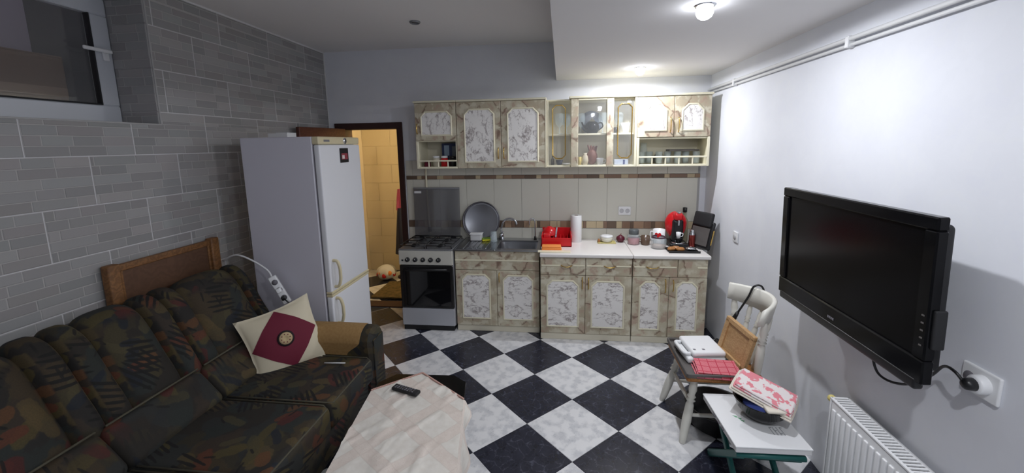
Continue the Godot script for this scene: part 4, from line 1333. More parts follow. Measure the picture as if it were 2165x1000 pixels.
func build_counter_items() -> void:
	var y := 0.802
	# round tray leaning on the tiles
	var t := thing("round_tray", "round steel tray leaning on the tiles behind the drainer", "tray", Vector3(0.51, y + 0.184, -0.53))
	t.rotation.x = deg_to_rad(80)
	lathe("dish", [Vector2(0.0, -0.004), Vector2(0.165, -0.004), Vector2(0.185, 0.010), Vector2(0.185, 0.013), Vector2(0.163, 0.0), Vector2(0.0, 0.0)], mat(Color8(150, 152, 158), 0.35, 0.9), t, 40)
	lathe("rim", [Vector2(0.181, 0.008), Vector2(0.190, 0.007), Vector2(0.194, 0.013), Vector2(0.190, 0.019), Vector2(0.181, 0.017), Vector2(0.181, 0.008)], mat(Color8(112, 110, 116), 0.3, 0.9), t, 40)
	# plastic tub and sponge
	var pb := thing("plastic_tub", "small translucent plastic tub on the sink drainer", "tub", Vector3(0.475, y, -0.44))
	var st := S()
	rb(st, Vector3(-0.058, 0.0, -0.04), Vector3(0.058, 0.066, 0.04), 0.012)
	obj("tub", st, M.plastic_clear, pb)
	rbox("lid", Vector3(-0.063, 0.064, -0.045), Vector3(0.063, 0.074, 0.045), 0.004, M.white, pb)
	var sp := thing("sponge", "yellow dish sponge beside the plastic tub", "sponge", Vector3(0.575, y, -0.43), 0.4)
	rbox("foam", Vector3(-0.045, 0.0, -0.03), Vector3(0.045, 0.018, 0.03), 0.006, M.yellow, sp)
	rbox("scourer", Vector3(-0.045, 0.018, -0.03), Vector3(0.045, 0.026, 0.03), 0.004, mat(Color8(120, 150, 60), 0.9), sp)
	var dg := thing("upturned_glass", "upturned glass drying left of the tap", "glass", Vector3(0.655, y, -0.40))
	lathe("tumbler", [Vector2(0.036, 0.0), Vector2(0.030, 0.10), Vector2(0.0, 0.10), Vector2(0.0, 0.096), Vector2(0.028, 0.096), Vector2(0.034, 0.0)], M.jar_glass, dg, 18)
	# dish rack
	y = 0.80
	var r := thing("dish_rack", "red plastic dish rack at the left end of the worktop", "dish rack", Vector3(1.275, y, -0.345))
	st = S()
	bx(st, Vector3(-0.14, 0.0, -0.13), Vector3(0.14, 0.012, 0.13), 0.004)
	bx(st, Vector3(-0.14, 0.0, 0.118), Vector3(0.14, 0.085, 0.13), 0.004)
	bx(st, Vector3(-0.14, 0.0, -0.13), Vector3(0.14, 0.135, -0.118), 0.004)
	bx(st, Vector3(-0.14, 0.0, -0.13), Vector3(-0.128, 0.11, 0.13), 0.004)
	bx(st, Vector3(0.128, 0.0, -0.13), Vector3(0.14, 0.11, 0.13), 0.004)
	obj("tray", st, M.red, r)
	for k in 7:
		box("divider", Vector3(-0.10 + 0.033 * k, 0.01, -0.10), Vector3(-0.094 + 0.033 * k, 0.07, 0.10), M.red, r, 0.002)
	rbox("cutlery_cup", Vector3(-0.125, 0.012, 0.03), Vector3(-0.055, 0.115, 0.11), 0.012, M.red, r)
	var rc := thing("upturned_bowl", "glossy red bowl resting upside down in the dish rack", "bowl", Vector3(1.205, y + 0.078, -0.40))
	lathe("bowl", [Vector2(0.075, 0.0), Vector2(0.070, 0.03), Vector2(0.05, 0.062), Vector2(0.025, 0.072), Vector2(0.022, 0.078), Vector2(0.0, 0.078)], M.red, rc, 24)
	var gs := thing("silver_knife", "silver knife standing upright in the dish rack", "knife", Vector3(1.262, y + 0.03, -0.262))
	gs.rotation = Vector3(deg_to_rad(-8), 0, deg_to_rad(-6))
	box("blade", Vector3(-0.007, 0.0, -0.001), Vector3(0.007, 0.075, 0.001), M.chrome, gs, 0.0005)
	rbox("grip", Vector3(-0.008, 0.073, -0.004), Vector3(0.008, 0.145, 0.004), 0.003, M.chrome, gs)
	var og := thing("orange_cloth", "folded orange cloth in front of the dish rack", "cloth", Vector3(1.232, y, -0.115), 0.02)
	for k in 3:
		st = S()
		rb(st, Vector3(-0.09 + 0.002 * k, 0.014 * k, -0.045 + 0.003 * k), Vector3(0.09 - 0.003 * k, 0.014 * k + 0.014, 0.045 - 0.002 * k), 0.006)
		obj("fold", st, M.orange, og)
	var pp := rbox("cutting_mat", Vector3(1.112, y + 0.001, -0.075), Vector3(1.40, y + 0.006, -0.005), 0.002, M.cream)
	pp.position.y = 0.0
	tag(pp, "thin cream strip of board under the edge of the orange cloth", "board")
	# paper roll
	var pr_ := thing("paper_roll", "white kitchen paper roll standing behind the dish rack", "paper roll", Vector3(1.462, y, -0.44))
	lathe("paper", [Vector2(0.020, 0.0), Vector2(0.052, 0.0), Vector2(0.053, 0.002), Vector2(0.053, 0.258), Vector2(0.052, 0.26), Vector2(0.020, 0.26)], M.white_matt, pr_, 30)
	lathe("core", [Vector2(0.020, 0.0), Vector2(0.020, 0.26), Vector2(0.018, 0.26), Vector2(0.018, 0.0)], M.card, pr_, 20)
	# butter dish
	var bd := thing("lidded_bowl", "white bowl on a small wooden board in the middle of the worktop", "bowl", Vector3(1.75, y, -0.41))
	rbox("board", Vector3(-0.085, 0.0, -0.05), Vector3(0.085, 0.010, 0.05), 0.004, mat(Color8(196, 184, 118), 0.6), bd)
	lathe("bowl", [Vector2(0.0, 0.012), Vector2(0.045, 0.012), Vector2(0.056, 0.03), Vector2(0.058, 0.062), Vector2(0.054, 0.062), Vector2(0.050, 0.03), Vector2(0.0, 0.018)], mat(Color8(216, 214, 196), 0.4), bd, 22)
	lathe("lid", [Vector2(0.059, 0.060), Vector2(0.060, 0.068), Vector2(0.04, 0.074), Vector2(0.0, 0.075)], M.white, bd, 22)
	rbox("cheese", Vector3(-0.082, 0.010, -0.01), Vector3(-0.062, 0.036, 0.03), 0.005, M.wood_seat, bd)
	# beetroot-coloured onion
	var on := thing("red_onion", "dark red onion on the worktop", "onion", Vector3(1.885, y, -0.44))
	lathe("bulb", [Vector2(0.0, 0.0), Vector2(0.025, 0.004), Vector2(0.042, 0.028), Vector2(0.038, 0.05), Vector2(0.018, 0.064), Vector2(0.006, 0.072), Vector2(0.0, 0.078)], mat(Color8(92, 26, 44), 0.35), on, 20)
	tube("root", [Vector3(0, 0.074, 0), Vector3(0.006, 0.088, 0.002)], [0.004, 0.002], mat(Color8(150, 110, 90), 0.8), on, 6)
	# jar with grey lid
	var jr := thing("storage_jar", "glass jar of pink contents with a grey lid", "jar", Vector3(1.995, y, -0.365))
	lathe("glass_body", [Vector2(0.0, 0.002), Vector2(0.052, 0.002), Vector2(0.056, 0.010), Vector2(0.056, 0.085), Vector2(0.040, 0.098)], M.jar_glass, jr, 22)
	lathe("contents", [Vector2(0.0, 0.004), Vector2(0.050, 0.004), Vector2(0.053, 0.012), Vector2(0.053, 0.060), Vector2(0.0, 0.062)], mat(Color8(186, 92, 96), 0.6), jr, 20)
	lathe("lid", [Vector2(0.043, 0.096), Vector2(0.045, 0.100), Vector2(0.045, 0.135), Vector2(0.040, 0.142), Vector2(0.0, 0.142)], mat(Color8(86, 92, 94), 0.4), jr, 22)
	# brown mug, glass jar, heart mug
	var bm := thing("brown_mug", "brown glass mug between the jar and the big glass", "mug", Vector3(2.098, y, -0.345), 2.6)
	lathe("cup", [Vector2(0.0, 0.0), Vector2(0.034, 0.0), Vector2(0.039, 0.008), Vector2(0.041, 0.085), Vector2(0.037, 0.085), Vector2(0.034, 0.01), Vector2(0.0, 0.008)], mat(Color8(96, 76, 62), 0.25), bm, 20)
	tube("handle", curve([Vector3(0.038, 0.07, 0), Vector3(0.066, 0.066, 0), Vector3(0.066, 0.028, 0), Vector3(0.037, 0.02, 0)], 4), 0.006, mat(Color8(96, 76, 62), 0.25), bm, 8)
	var hm := thing("heart_mug", "white mug with a red heart beside the coffee machine", "mug", Vector3(2.215, y + 0.001, -0.33), 0.0)
	lathe("cup", [Vector2(0.0, 0.0), Vector2(0.044, 0.0), Vector2(0.050, 0.01), Vector2(0.054, 0.150), Vector2(0.050, 0.150), Vector2(0.046, 0.012), Vector2(0.0, 0.010)], M.white, hm, 24)
	var hp := PackedVector2Array()
	for k in 20:
		var a := TAU * k / 20.0
		hp.append(Vector2(16.0 * pow(sin(a), 3.0), 13.0 * cos(a) - 5.0 * cos(2 * a) - 2.0 * cos(3 * a) - cos(4 * a)) * 0.0018)
	prism("heart", hp, 0.0, 0.006, M.red, hm, 0.0015, Transform3D(Basis(Vector3.UP, -0.35), Vector3(-0.018, 0.105, 0.046)))
	tube("handle", curve([Vector3(-0.05, 0.125, -0.01), Vector3(-0.07, 0.12, -0.02), Vector3(-0.07, 0.06, -0.02), Vector3(-0.047, 0.05, 0)], 4), 0.006, M.white, hm, 8)
	var gj := thing("glass_jug", "large clear glass jar in front of the heart mug", "jar", Vector3(2.19, y, -0.225))
	lathe("body", [Vector2(0.0, 0.002), Vector2(0.058, 0.002), Vector2(0.066, 0.012), Vector2(0.067, 0.085), Vector2(0.058, 0.098)], M.jar_glass, gj, 24)
	lathe("lid_ring", [Vector2(0.057, 0.095), Vector2(0.061, 0.097), Vector2(0.061, 0.108), Vector2(0.056, 0.110), Vector2(0.057, 0.095)], mat(Color8(76, 50, 66), 0.4), gj, 24)
	lathe("contents", [Vector2(0.0, 0.006), Vector2(0.056, 0.006), Vector2(0.061, 0.014), Vector2(0.062, 0.028), Vector2(0.0, 0.030)], mat(Color8(196, 178, 168), 0.7), gj, 20)
	# coffee machine
	var cm := thing("coffee_machine", "red and black capsule coffee machine near the plain wall", "coffee machine", Vector3(2.375, y + 0.004, -0.36))
	st = S()
	rb(st, Vector3(-0.085, 0.0, -0.10), Vector3(0.085, 0.035, 0.13), 0.015)
	obj("base", st, M.black, cm)
	lathe("drip_grille", [Vector2(0.0, 0.040), Vector2(0.055, 0.040), Vector2(0.060, 0.034), Vector2(0.0, 0.034)], M.chrome, cm, 22, Transform3D(Basis.IDENTITY, Vector3(0, 0, 0.075)))
	st = S()
	sheet(st, 28, 18, func(u: float, v: float):
		var a: float = u * TAU
		var p: float = v * PI
		return Vector3(0.098 * sin(p) * cos(a) * (1.0 if cos(p) < 0.0 else 0.97), 0.185 - 0.135 * cos(p) * (1.0 if cos(p) > 0.0 else 0.9), -0.03 + 0.085 * sin(p) * sin(a)))
	obj("red_shell", st, M.red, cm)
	st = S()
	rb(st, Vector3(-0.050, 0.03, -0.06), Vector3(0.050, 0.245, 0.066), 0.03)
	obj("front_body", st, M.black, cm)
	st = S()
	rb(st, Vector3(-0.040, 0.235, -0.02), Vector3(0.040, 0.305, 0.078), 0.025)
	obj("brew_head", st, M.red, cm)
	rbox("lever", Vector3(-0.014, 0.300, 0.0), Vector3(0.014, 0.318, 0.075), 0.006, M.chrome, cm)
	rbox("spout", Vector3(-0.008, 0.190, 0.064), Vector3(0.008, 0.240, 0.078), 0.004, M.chrome, cm)
	var ec := lathe("white_cup", [Vector2(0.0, 0.0), Vector2(0.016, 0.0), Vector2(0.022, 0.052), Vector2(0.019, 0.052), Vector2(0.012, 0.004), Vector2(0.0, 0.004)], M.white, cm, 16, Transform3D(Basis.IDENTITY, Vector3(-0.004, 0.082, 0.094)))
	tube("cup_handle", curve([Vector3(0.016, 0.125, 0.094), Vector3(0.034, 0.122, 0.094), Vector3(0.030, 0.098, 0.094), Vector3(0.013, 0.095, 0.094)], 3), 0.004, M.white, ec, 6)
	lathe("cup_rest", [Vector2(0.0, 0.082), Vector2(0.03, 0.082), Vector2(0.032, 0.076), Vector2(0.010, 0.074), Vector2(0.010, 0.036), Vector2(0.0, 0.036)], M.black, cm, 16, Transform3D(Basis.IDENTITY, Vector3(-0.004, 0, 0.094)))
	var th := thing("thermos_bottle", "slim red and silver bottle right of the coffee machine", "bottle", Vector3(2.485, y + 0.004, -0.255))
	lathe("body", [Vector2(0.0, 0.0), Vector2(0.024, 0.0), Vector2(0.026, 0.006), Vector2(0.026, 0.115)], mat(Color8(140, 58, 52), 0.25, 0.6), th, 18)
	lathe("neck", [Vector2(0.026, 0.115), Vector2(0.022, 0.132), Vector2(0.019, 0.14), Vector2(0.019, 0.16), Vector2(0.0, 0.162)], M.chrome, th, 18)
	var ob := thing("oil_bottle", "tall clear oil bottle with black cap behind the coffee machine", "bottle", Vector3(2.485, y, -0.50))
	lathe("body", [Vector2(0.0, 0.0), Vector2(0.032, 0.0), Vector2(0.034, 0.006), Vector2(0.034, 0.20), Vector2(0.014, 0.24), Vector2(0.012, 0.285), Vector2(0.0, 0.285)], mat(Color8(150, 146, 120), 0.2), ob, 18)
	lathe("cap", [Vector2(0.018, 0.284), Vector2(0.020, 0.287), Vector2(0.020, 0.328), Vector2(0.0, 0.330)], M.black, ob, 14)
	# baking tray and pan leaning on the wall
	var pl := thing("sandwich_press", "open black sandwich press leaning by the plain wall", "sandwich press", Vector3(2.53, y, -0.22), deg_to_rad(-62))
	var lo := Transform3D(Basis(Vector3.RIGHT, deg_to_rad(-80)), Vector3(0.0, 0.012, 0.02))
	st = S()
	rb(st, Vector3(-0.12, 0.0, -0.02), Vector3(0.12, 0.25, 0.015), 0.018, 0.0, Transform3D(Basis(Vector3.RIGHT, deg_to_rad(-14)), Vector3(0, 0.006, 0.0)))
	obj("upright_half", st, M.black, pl)
	st = S()
	rb(st, Vector3(-0.10, 0.20, -0.005), Vector3(0.10, 0.325, 0.035), 0.016, 0.0, Transform3D(Basis(Vector3.RIGHT, deg_to_rad(-14)), Vector3(0, 0.006, 0.0)))
	obj("handle_half", st, M.black_matt, pl)
	st = S()
	bx(st, Vector3(-0.095, 0.03, 0.0155), Vector3(0.095, 0.19, 0.020), 0.002, Transform3D(Basis(Vector3.RIGHT, deg_to_rad(-14)), Vector3(0, 0.006, 0.0)))
	obj("heating_plate", st, M.tray_grey, pl)
	st = S()
	bx(st, Vector3(0.122, 0.05, -0.006), Vector3(0.126, 0.18, 0.006), 0.001, Transform3D(Basis(Vector3.RIGHT, deg_to_rad(-14)), Vector3(0, 0.006, 0.0)))
	obj("brass_hinge", st, M.gold, pl)
	# serving tray with bread and foil
	var sv := thing("serving_tray", "small black tray at the front right of the worktop", "tray", Vector3(2.375, y, -0.115))
	rbox("base", Vector3(-0.135, 0.0, -0.075), Vector3(0.125, 0.010, 0.065), 0.005, M.black, sv)
	for s in [-1, 1]:
		rbox("rim", Vector3(-0.135, 0.0, -0.005 + s * 0.066 - 0.005), Vector3(0.125, 0.020, -0.005 + s * 0.066 + 0.005), 0.004, M.black, sv)
	for q in [[2.275, -0.11, 0.3, "golden bread roll leftmost on the small black tray"], [2.318, -0.135, -0.4, "golden bread roll at the back of the small black tray"], [2.345, -0.095, 0.1, "golden bread roll at the front centre of the small black tray"]]:
		var b := thing("bread_roll", q[3], "bread", Vector3(q[0], y + 0.010, q[1]), q[2], "bread rolls on the small tray")
		st = S()
		rb(st, Vector3(-0.032, 0.0, -0.020), Vector3(0.032, 0.030, 0.020), 0.014, 0.004)
		obj("crust", st, M.wood_seat, b)
		box("score", Vector3(-0.016, 0.031, -0.002), Vector3(0.016, 0.0335, 0.002), M.wood_light, b, 0.0008)
	var fo := thing("foil_packet", "crumpled foil packet on the right of the small black tray", "foil packet", Vector3(2.435, y + 0.010, -0.11))
	st = S()
	var fn := FastNoiseLite.new()
	fn.seed = 7
	fn.frequency = 9.0
	sheet(st, 16, 10, func(u: float, v: float):
		var a: float = u * TAU
		var p: float = v * PI
		var d := Vector3(sin(p) * cos(a), -cos(p), sin(p) * sin(a))
		var k := 1.0 + 0.35 * fn.get_noise_3d(d.x, d.y, d.z)
		return Vector3(0.045 * d.x * k, 0.018 + 0.018 * d.y, 0.034 * d.z * k))
	obj("wrap", st, M.chrome, fo)

# ------------------------------------------------------------------ fridge
func build_fridge() -> void:
	var t := thing("fridge_freezer", "tall white fridge freezer with cream trim and loop handles", "fridge")
	var x0 := -0.845
	var xd := -0.325
	var x1 := -0.272
	var z0 := 0.385
	var z1 := 0.935
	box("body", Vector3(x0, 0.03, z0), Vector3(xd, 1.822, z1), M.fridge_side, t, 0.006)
	for sx in [x0 + 0.06, xd - 0.06]:
		for sz in [z0 + 0.06, z1 - 0.06]:
			lathe("foot", [Vector2(0.0, 0.032), Vector2(0.02, 0.032), Vector2(0.022, 0.0), Vector2(0.0, 0.0)], M.black, t, 12, Transform3D(Basis.IDENTITY, Vector3(sx, 0, sz)))
	box("seal", Vector3(xd, 0.06, z0 + 0.012), Vector3(xd + 0.010, 1.80, z1 - 0.012), M.seal, t, 0.0)
	var up := rbox("upper_door", Vector3(xd + 0.009, 0.742, z0), Vector3(x1, 1.768, z1), 0.012, M.fridge, t)
	box("cream_edge", Vector3(xd + 0.010, 0.730, z0), Vector3(x1 + 0.003, 0.748, z1), M.fridge_cream, up)
	box("top_strip", Vector3(xd, 1.770, z0), Vector3(x1 - 0.002, 1.822, z1), M.fridge_cream, t, 0.006)
	box("maker_plate", Vector3(x1 - 0.003, 1.788, z1 - 0.13), Vector3(x1 - 0.001, 1.802, z1 - 0.06), M.seal, t, 0.0)
	var lo := rbox("lower_door", Vector3(xd + 0.009, 0.060, z0), Vector3(x1, 0.712, z1), 0.012, M.fridge, t)
	box("cream_edge", Vector3(xd + 0.010, 0.708, z0), Vector3(x1 + 0.003, 0.726, z1), M.fridge_cream, lo)
	for h in [[0.775, 0.965, up], [0.505, 0.690, lo]]:
		var st := S()
		var z := z1 - 0.045
		tb(st, curve([Vector3(x1 - 0.004, h[0], z), Vector3(x1 + 0.030, h[0] + 0.006, z), Vector3(x1 + 0.046, h[0] + 0.05, z), Vector3(x1 + 0.048, (h[0] + h[1]) * 0.5, z), Vector3(x1 + 0.046, h[1] - 0.05, z), Vector3(x1 + 0.030, h[1] - 0.006, z), Vector3(x1 - 0.004, h[1], z)], 4), 0.011, 10)
		obj("handle", st, M.fridge_cream, h[2])
	box("kick_plate", Vector3(xd - 0.03, 0.0, z0 + 0.01), Vector3(xd + 0.02, 0.055, z1 - 0.01), M.black_matt, t)
	lathe("emblem", [Vector2(0.0, 0.003), Vector2(0.020, 0.003), Vector2(0.022, 0.0)], M.chrome, t, 20, Transform3D(Basis(Vector3.BACK, -PI / 2), Vector3(x1 - 0.002, 1.795, 0.60)))
	var mg := thing("photo_magnet", "small dark photo magnet on the upper fridge door", "magnet", Vector3(x1 + 0.001, 1.69, 0.632))
	box("card", Vector3(0, -0.052, -0.058), Vector3(0.003, 0.052, 0.058), M.black, mg, 0.001)
	box("photo_print", Vector3(0.003, -0.030, -0.045), Vector3(0.0036, 0.015, 0.040), mat(Color8(150, 60, 70), 0.5), mg, 0.0)
	box("photo_print", Vector3(0.0036, -0.024, 0.0), Vector3(0.0042, 0.002, 0.032), mat(Color8(226, 220, 216), 0.5), mg, 0.0)
	var wb := thing("white_carton", "small white carton lying on top of the fridge", "box", Vector3(-0.64, 1.822, 0.78))
	box("body", Vector3(-0.075, 0.0, -0.05), Vector3(0.075, 0.030, 0.05), M.white_matt, wb, 0.003)
	box("lid_flap", Vector3(-0.01, 0.029, -0.05), Vector3(0.075, 0.034, 0.05), M.white, wb, 0.002)

# ------------------------------------------------------------------ sofa
func back_pad(t: Node, z0: float, z1: float, bulge: float, called: String) -> void:
	var prof := [Vector2(-0.955, 0.55), Vector2(-0.962, 0.80), Vector2(-0.962, 0.905), Vector2(-0.945, 0.950), Vector2(-0.885, 0.950), Vector2(-0.825, 0.900), Vector2(-0.775, 0.815), Vector2(-0.725, 0.715), Vector2(-0.675, 0.62), Vector2(-0.655, 0.55), Vector2(-0.70, 0.50)]
	var c := []
	for p in prof:
		c.append(Vector3(p.x, p.y, 0))
	c = curve(c, 3)
	var n: int = c.size()
	var st := S()
	var L := z1 - z0
	sheet(st, 12, n - 1, func(u: float, v: float):
		var k := mini(int(round(v * (n - 1))), n - 1)
		var d: Vector3 = (c[min(k + 1, n - 1)] - c[max(k - 1, 0)]).normalized()
		var nn := Vector3(-d.y, d.x, 0)
		var e: float = absf(u * 2.0 - 1.0)
		var off: float = bulge * (1.0 - pow(e, 3.0)) - 0.022 * pow(e, 10.0)
		return c[k] + nn * off + Vector3(0, 0, lerpf(z0, z1, u)))
	# end caps
	obj(called, st, M.sofa, t)

func build_sofa() -> void:
	var t := thing("sofa", "dark patterned three-seat sofa along the brick wall", "sofa")
	var za := 1.005
	var zs := 1.18
	var seams := [1.18, 1.665, 2.155, 2.645]
	var ze := 2.82
	# base
	rbox("base", Vector3(-0.98, 0.05, zs - 0.02), Vector3(0.075, 0.30, 2.665), 0.03, M.sofa, t)
	for sx in [-0.9, 0.0]:
		for sz in [1.12, 2.72]:
			lathe("foot", [Vector2(0.0, 0.052), Vector2(0.028, 0.052), Vector2(0.022, 0.0), Vector2(0.0, 0.0)], M.black, t, 12, Transform3D(Basis.IDENTITY, Vector3(sx, 0, sz)))
	for k in 3:
		var cu := rbox("seat_cushion", Vector3(-0.62, 0.26, seams[k] + 0.003), Vector3(0.125, 0.420, seams[k + 1] - 0.003), 0.035, M.sofa, t, 0.010)
		var pts := [Vector3(-0.48, 0.418, seams[k] + 0.012), Vector3(0.085, 0.416, seams[k] + 0.012), Vector3(0.115, 0.408, seams[k] + 0.03), Vector3(0.115, 0.408, seams[k + 1] - 0.03), Vector3(0.085, 0.416, seams[k + 1] - 0.012), Vector3(-0.48, 0.418, seams[k + 1] - 0.012)]
		tube("piping", pts, 0.0045, M.piping, cu, 6)
		var st := S()
		rb(st, Vector3(-0.075, -0.11, seams[k] + 0.004), Vector3(0.085, 0.11, seams[k + 1] - 0.004), 0.035, 0.006, Transform3D(Basis(Vector3.BACK, deg_to_rad(42)), Vector3(-0.605, 0.455, 0)))
		var bo := obj("bolster", st, M.sofa, t)
		tube("piping", [Vector3(-0.612, 0.590, seams[k] + 0.02), Vector3(-0.612, 0.590, seams[k + 1] - 0.02)], 0.005, M.piping, bo, 6)
	# back: wide pads with two rolls at each seam
	var r := 0.115
	back_pad(t, 1.04, 1.115, 0.020, "back_roll")
	back_pad(t, 1.115, 1.50, 0.032, "back_pad")
	for k in [1.50, 1.985]:
		back_pad(t, k, k + r, 0.030, "back_roll")
		back_pad(t, k + r, k + 2 * r, 0.030, "back_roll")
	back_pad(t, 1.73, 1.985, 0.034, "back_pad")
	back_pad(t, 2.215, 2.60, 0.034, "back_pad")
	back_pad(t, 2.60, 2.78, 0.025, "back_roll")
	rbox("back_frame", Vector3(-0.985, 0.06, za + 0.02), Vector3(-0.80, 0.83, ze - 0.02), 0.03, M.sofa, t)
	# arms
	for q in [[za, zs, 1.0], [2.645, ze, -1.0]]:
		var st := S()
		var zc: float = (q[0] + q[1]) * 0.5
		var hw: float = (q[1] - q[0]) * 0.5
		var o := PackedVector2Array()
		o.append_array([Vector2(-hw, 0.05), Vector2(hw, 0.05), Vector2(hw, 0.40)])
		for k in 9:
			var a := lerpf(-0.2, PI + 0.2, k / 8.0)
			o.append(Vector2((hw + 0.012) * cos(a), 0.50 + 0.088 * sin(a)))
		o.append(Vector2(-hw, 0.40))
		pr(st, o, -0.93, 0.115, 0.022, Transform3D(Basis(Vector3(0, 0, 1), Vector3(0, 1, 0), Vector3(1, 0, 0)), Vector3(0, 0, zc)))
		var arm := obj("armrest", st, M.sofa, t)
		st = S()
		# tan cover on the inner face and top
		sheet(st, 10, 14, func(u: float, v: float):
			var x: float = lerpf(-0.62, lerpf(0.045, -0.05, sm(0.3, 1.0, v)), u)
			var yb := 0.50
			if v < 0.35:
				var a: float = lerpf(PI * 0.62, PI * 0.05, v / 0.35)
				return Vector3(x, yb + 0.094 * sin(a), zc + q[2] * (hw + 0.017) * cos(a))
			return Vector3(x, lerpf(yb + 0.015, 0.425, (v - 0.35) / 0.65), zc + q[2] * lerpf(hw + 0.017, hw + 0.006, (v - 0.35) / 0.65)))
		obj("tan_cover", st, M.tan, arm)
		rbox("front_facing", Vector3(0.112, 0.06, zc - hw + 0.02), Vector3(0.125, 0.52, zc + hw - 0.02), 0.006, M.sofa, arm)
	# headboard standing behind the sofa
	var h := thing("bed_headboard", "brown wooden headboard panel standing between sofa and brick wall", "headboard", Vector3(-1.050, 0.0, 0.0))
	for z in [1.04, 1.68]:
		rbox("post", Vector3(-0.022, 0.0, z - 0.032), Vector3(0.028, 1.155, z + 0.032), 0.010, M.wood, h)
	box("panel", Vector3(-0.010, 0.55, 1.07), Vector3(0.006, 1.115, 1.65), M.wood_panel, h)
	rbox("top_rail", Vector3(-0.016, 1.108, 1.07), Vector3(0.016, 1.145, 1.65), 0.006, M.wood, h)
	for z in [1.082, 1.638]:
		box("bead", Vector3(0.004, 0.55, z - 0.008), Vector3(0.014, 1.112, z + 0.008), M.wood, h)
	# scatter cushion
	var p := thing("scatter_cushion", "cream satin cushion with a maroon square and round medallion", "cushion")
	var ctr := Vector3(-0.405, 0.565, 1.275)
	var nrm := Vector3(0.62, 0.42, 0.66).normalized()
	var upv := (Vector3.UP - nrm * nrm.y).normalized()
	var rt := upv.cross(nrm).normalized()
	var roll := deg_to_rad(12.0)
	var bx_ := rt * cos(roll) + upv * sin(roll)
	var by_ := upv * cos(roll) - rt * sin(roll)
	p.transform = Transform3D(Basis(bx_, by_, nrm), ctr)
	var half := 0.215
	var cush := func(x: float, y: float, s: float) -> Vector3:
		var u := x / half
		var v := y / half
		var k := (1.0 - u * u) * (1.0 - v * v)
		var pin := 1.0 - 0.10 * (1.0 - u * u * v * v) * maxf(absf(u), absf(v))
		return Vector3(x * pin, y * pin, s * 0.068 * pow(maxf(k, 0.0), 0.55))
	var st := S()
	sheet(st, 22, 22, func(u: float, v: float): return cush.call((u * 2 - 1) * half, (v * 2 - 1) * half, 1.0))
	sheet(st, 22, 22, func(u: float, v: float): return cush.call((u * 2 - 1) * half, (v * 2 - 1) * half, -1.0))
	obj("cover", st, M.pillow, p)
	st = S()
	sheet(st, 20, 20, func(u: float, v: float):
		var a: float = (u * 2 - 1) * half * 0.90
		var b: float = (v * 2 - 1) * half * 0.90
		var q := Vector2(a - b, a + b) * 0.5
		return cush.call(q.x * 1.05, q.y * 1.05, 1.0) + Vector3(0, 0, 0.0025))
	obj("maroon_square", st, M.maroon, p)
	lathe("medallion_ring", [Vector2(0.047, 0.0), Vector2(0.048, 0.004), Vector2(0.036, 0.006), Vector2(0.0, 0.005)], mat(Color8(34, 18, 24), 0.8), p, 26, Transform3D(Basis(Vector3.RIGHT, PI / 2), Vector3(0, 0, 0.068)))
	lathe("medallion", [Vector2(0.037, 0.0), Vector2(0.036, 0.004), Vector2(0.012, 0.005), Vector2(0.010, 0.003), Vector2(0.0, 0.003)], mat(Color8(190, 168, 128), 0.7), p, 26, Transform3D(Basis(Vector3.RIGHT, PI / 2), Vector3(0, 0, 0.0735)))
	for k in 8:
		var a := TAU * k / 8.0
		lathe("medallion_dot", [Vector2(0.004, 0.0), Vector2(0.003, 0.002), Vector2(0.0, 0.002)], M.maroon, p, 8, Transform3D(Basis(Vector3.RIGHT, PI / 2), Vector3(0.024 * cos(a), 0.024 * sin(a), 0.0775)))
	# power strip hanging over the sofa back
	var ps := thing("power_strip", "white power strip hanging by its cable over the sofa back", "power strip", Vector3(-0.60, 0.79, 1.02))
	ps.rotation = Vector3(deg_to_rad(-10), deg_to_rad(30), deg_to_rad(24))
	rbox("housing", Vector3(-0.026, -0.105, -0.018), Vector3(0.026, 0.105, 0.018), 0.008, M.white, ps)
	for y in [-0.06, 0.0, 0.06]:
		lathe("outlet", [Vector2(0.019, 0.0), Vector2(0.019, 0.002), Vector2(0.0, 0.001)], M.seal, ps, 16, Transform3D(Basis(Vector3.RIGHT, PI / 2), Vector3(0, y, 0.0175)))
	rbox("white_plug", Vector3(-0.016, -0.016, 0.018), Vector3(0.016, 0.016, 0.065), 0.008, M.white, ps)
	rbox("black_plug", Vector3(-0.015, -0.076, 0.018), Vector3(0.015, -0.046, 0.055), 0.008, M.black, ps)
	var inv := ps.transform.affine_inverse()
	var cb := []
	for q in [Vector3(-1.03, 0.98, 0.99), Vector3(-0.90, 1.03, 1.02), Vector3(-0.78, 1.0, 1.03), Vector3(-0.68, 0.93, 1.02), ps.transform * Vector3(0, 0.10, 0)]:
		cb.append(inv * q)
	tube("cable", curve(cb), 0.006, M.white, ps, 8)
	var c2 := []
	for q in [ps.transform * Vector3(0, -0.06, 0.05), Vector3(-0.52, 0.72, 1.06), Vector3(-0.47, 0.64, 1.03), Vector3(-0.46, 0.45, 0.99), Vector3(-0.5, 0.02, 0.97)]:
		c2.append(inv * q)
	tube("black_cable", curve(c2), 0.005, M.black, ps, 8)
	# knitting needle on the seat
	tag(tube("white_stick", [Vector3(-0.13, 0.437, 1.31), Vector3(0.0, 0.437, 1.30)], 0.004, M.white_matt), "thin white stick lying on the far sofa seat", "stick")

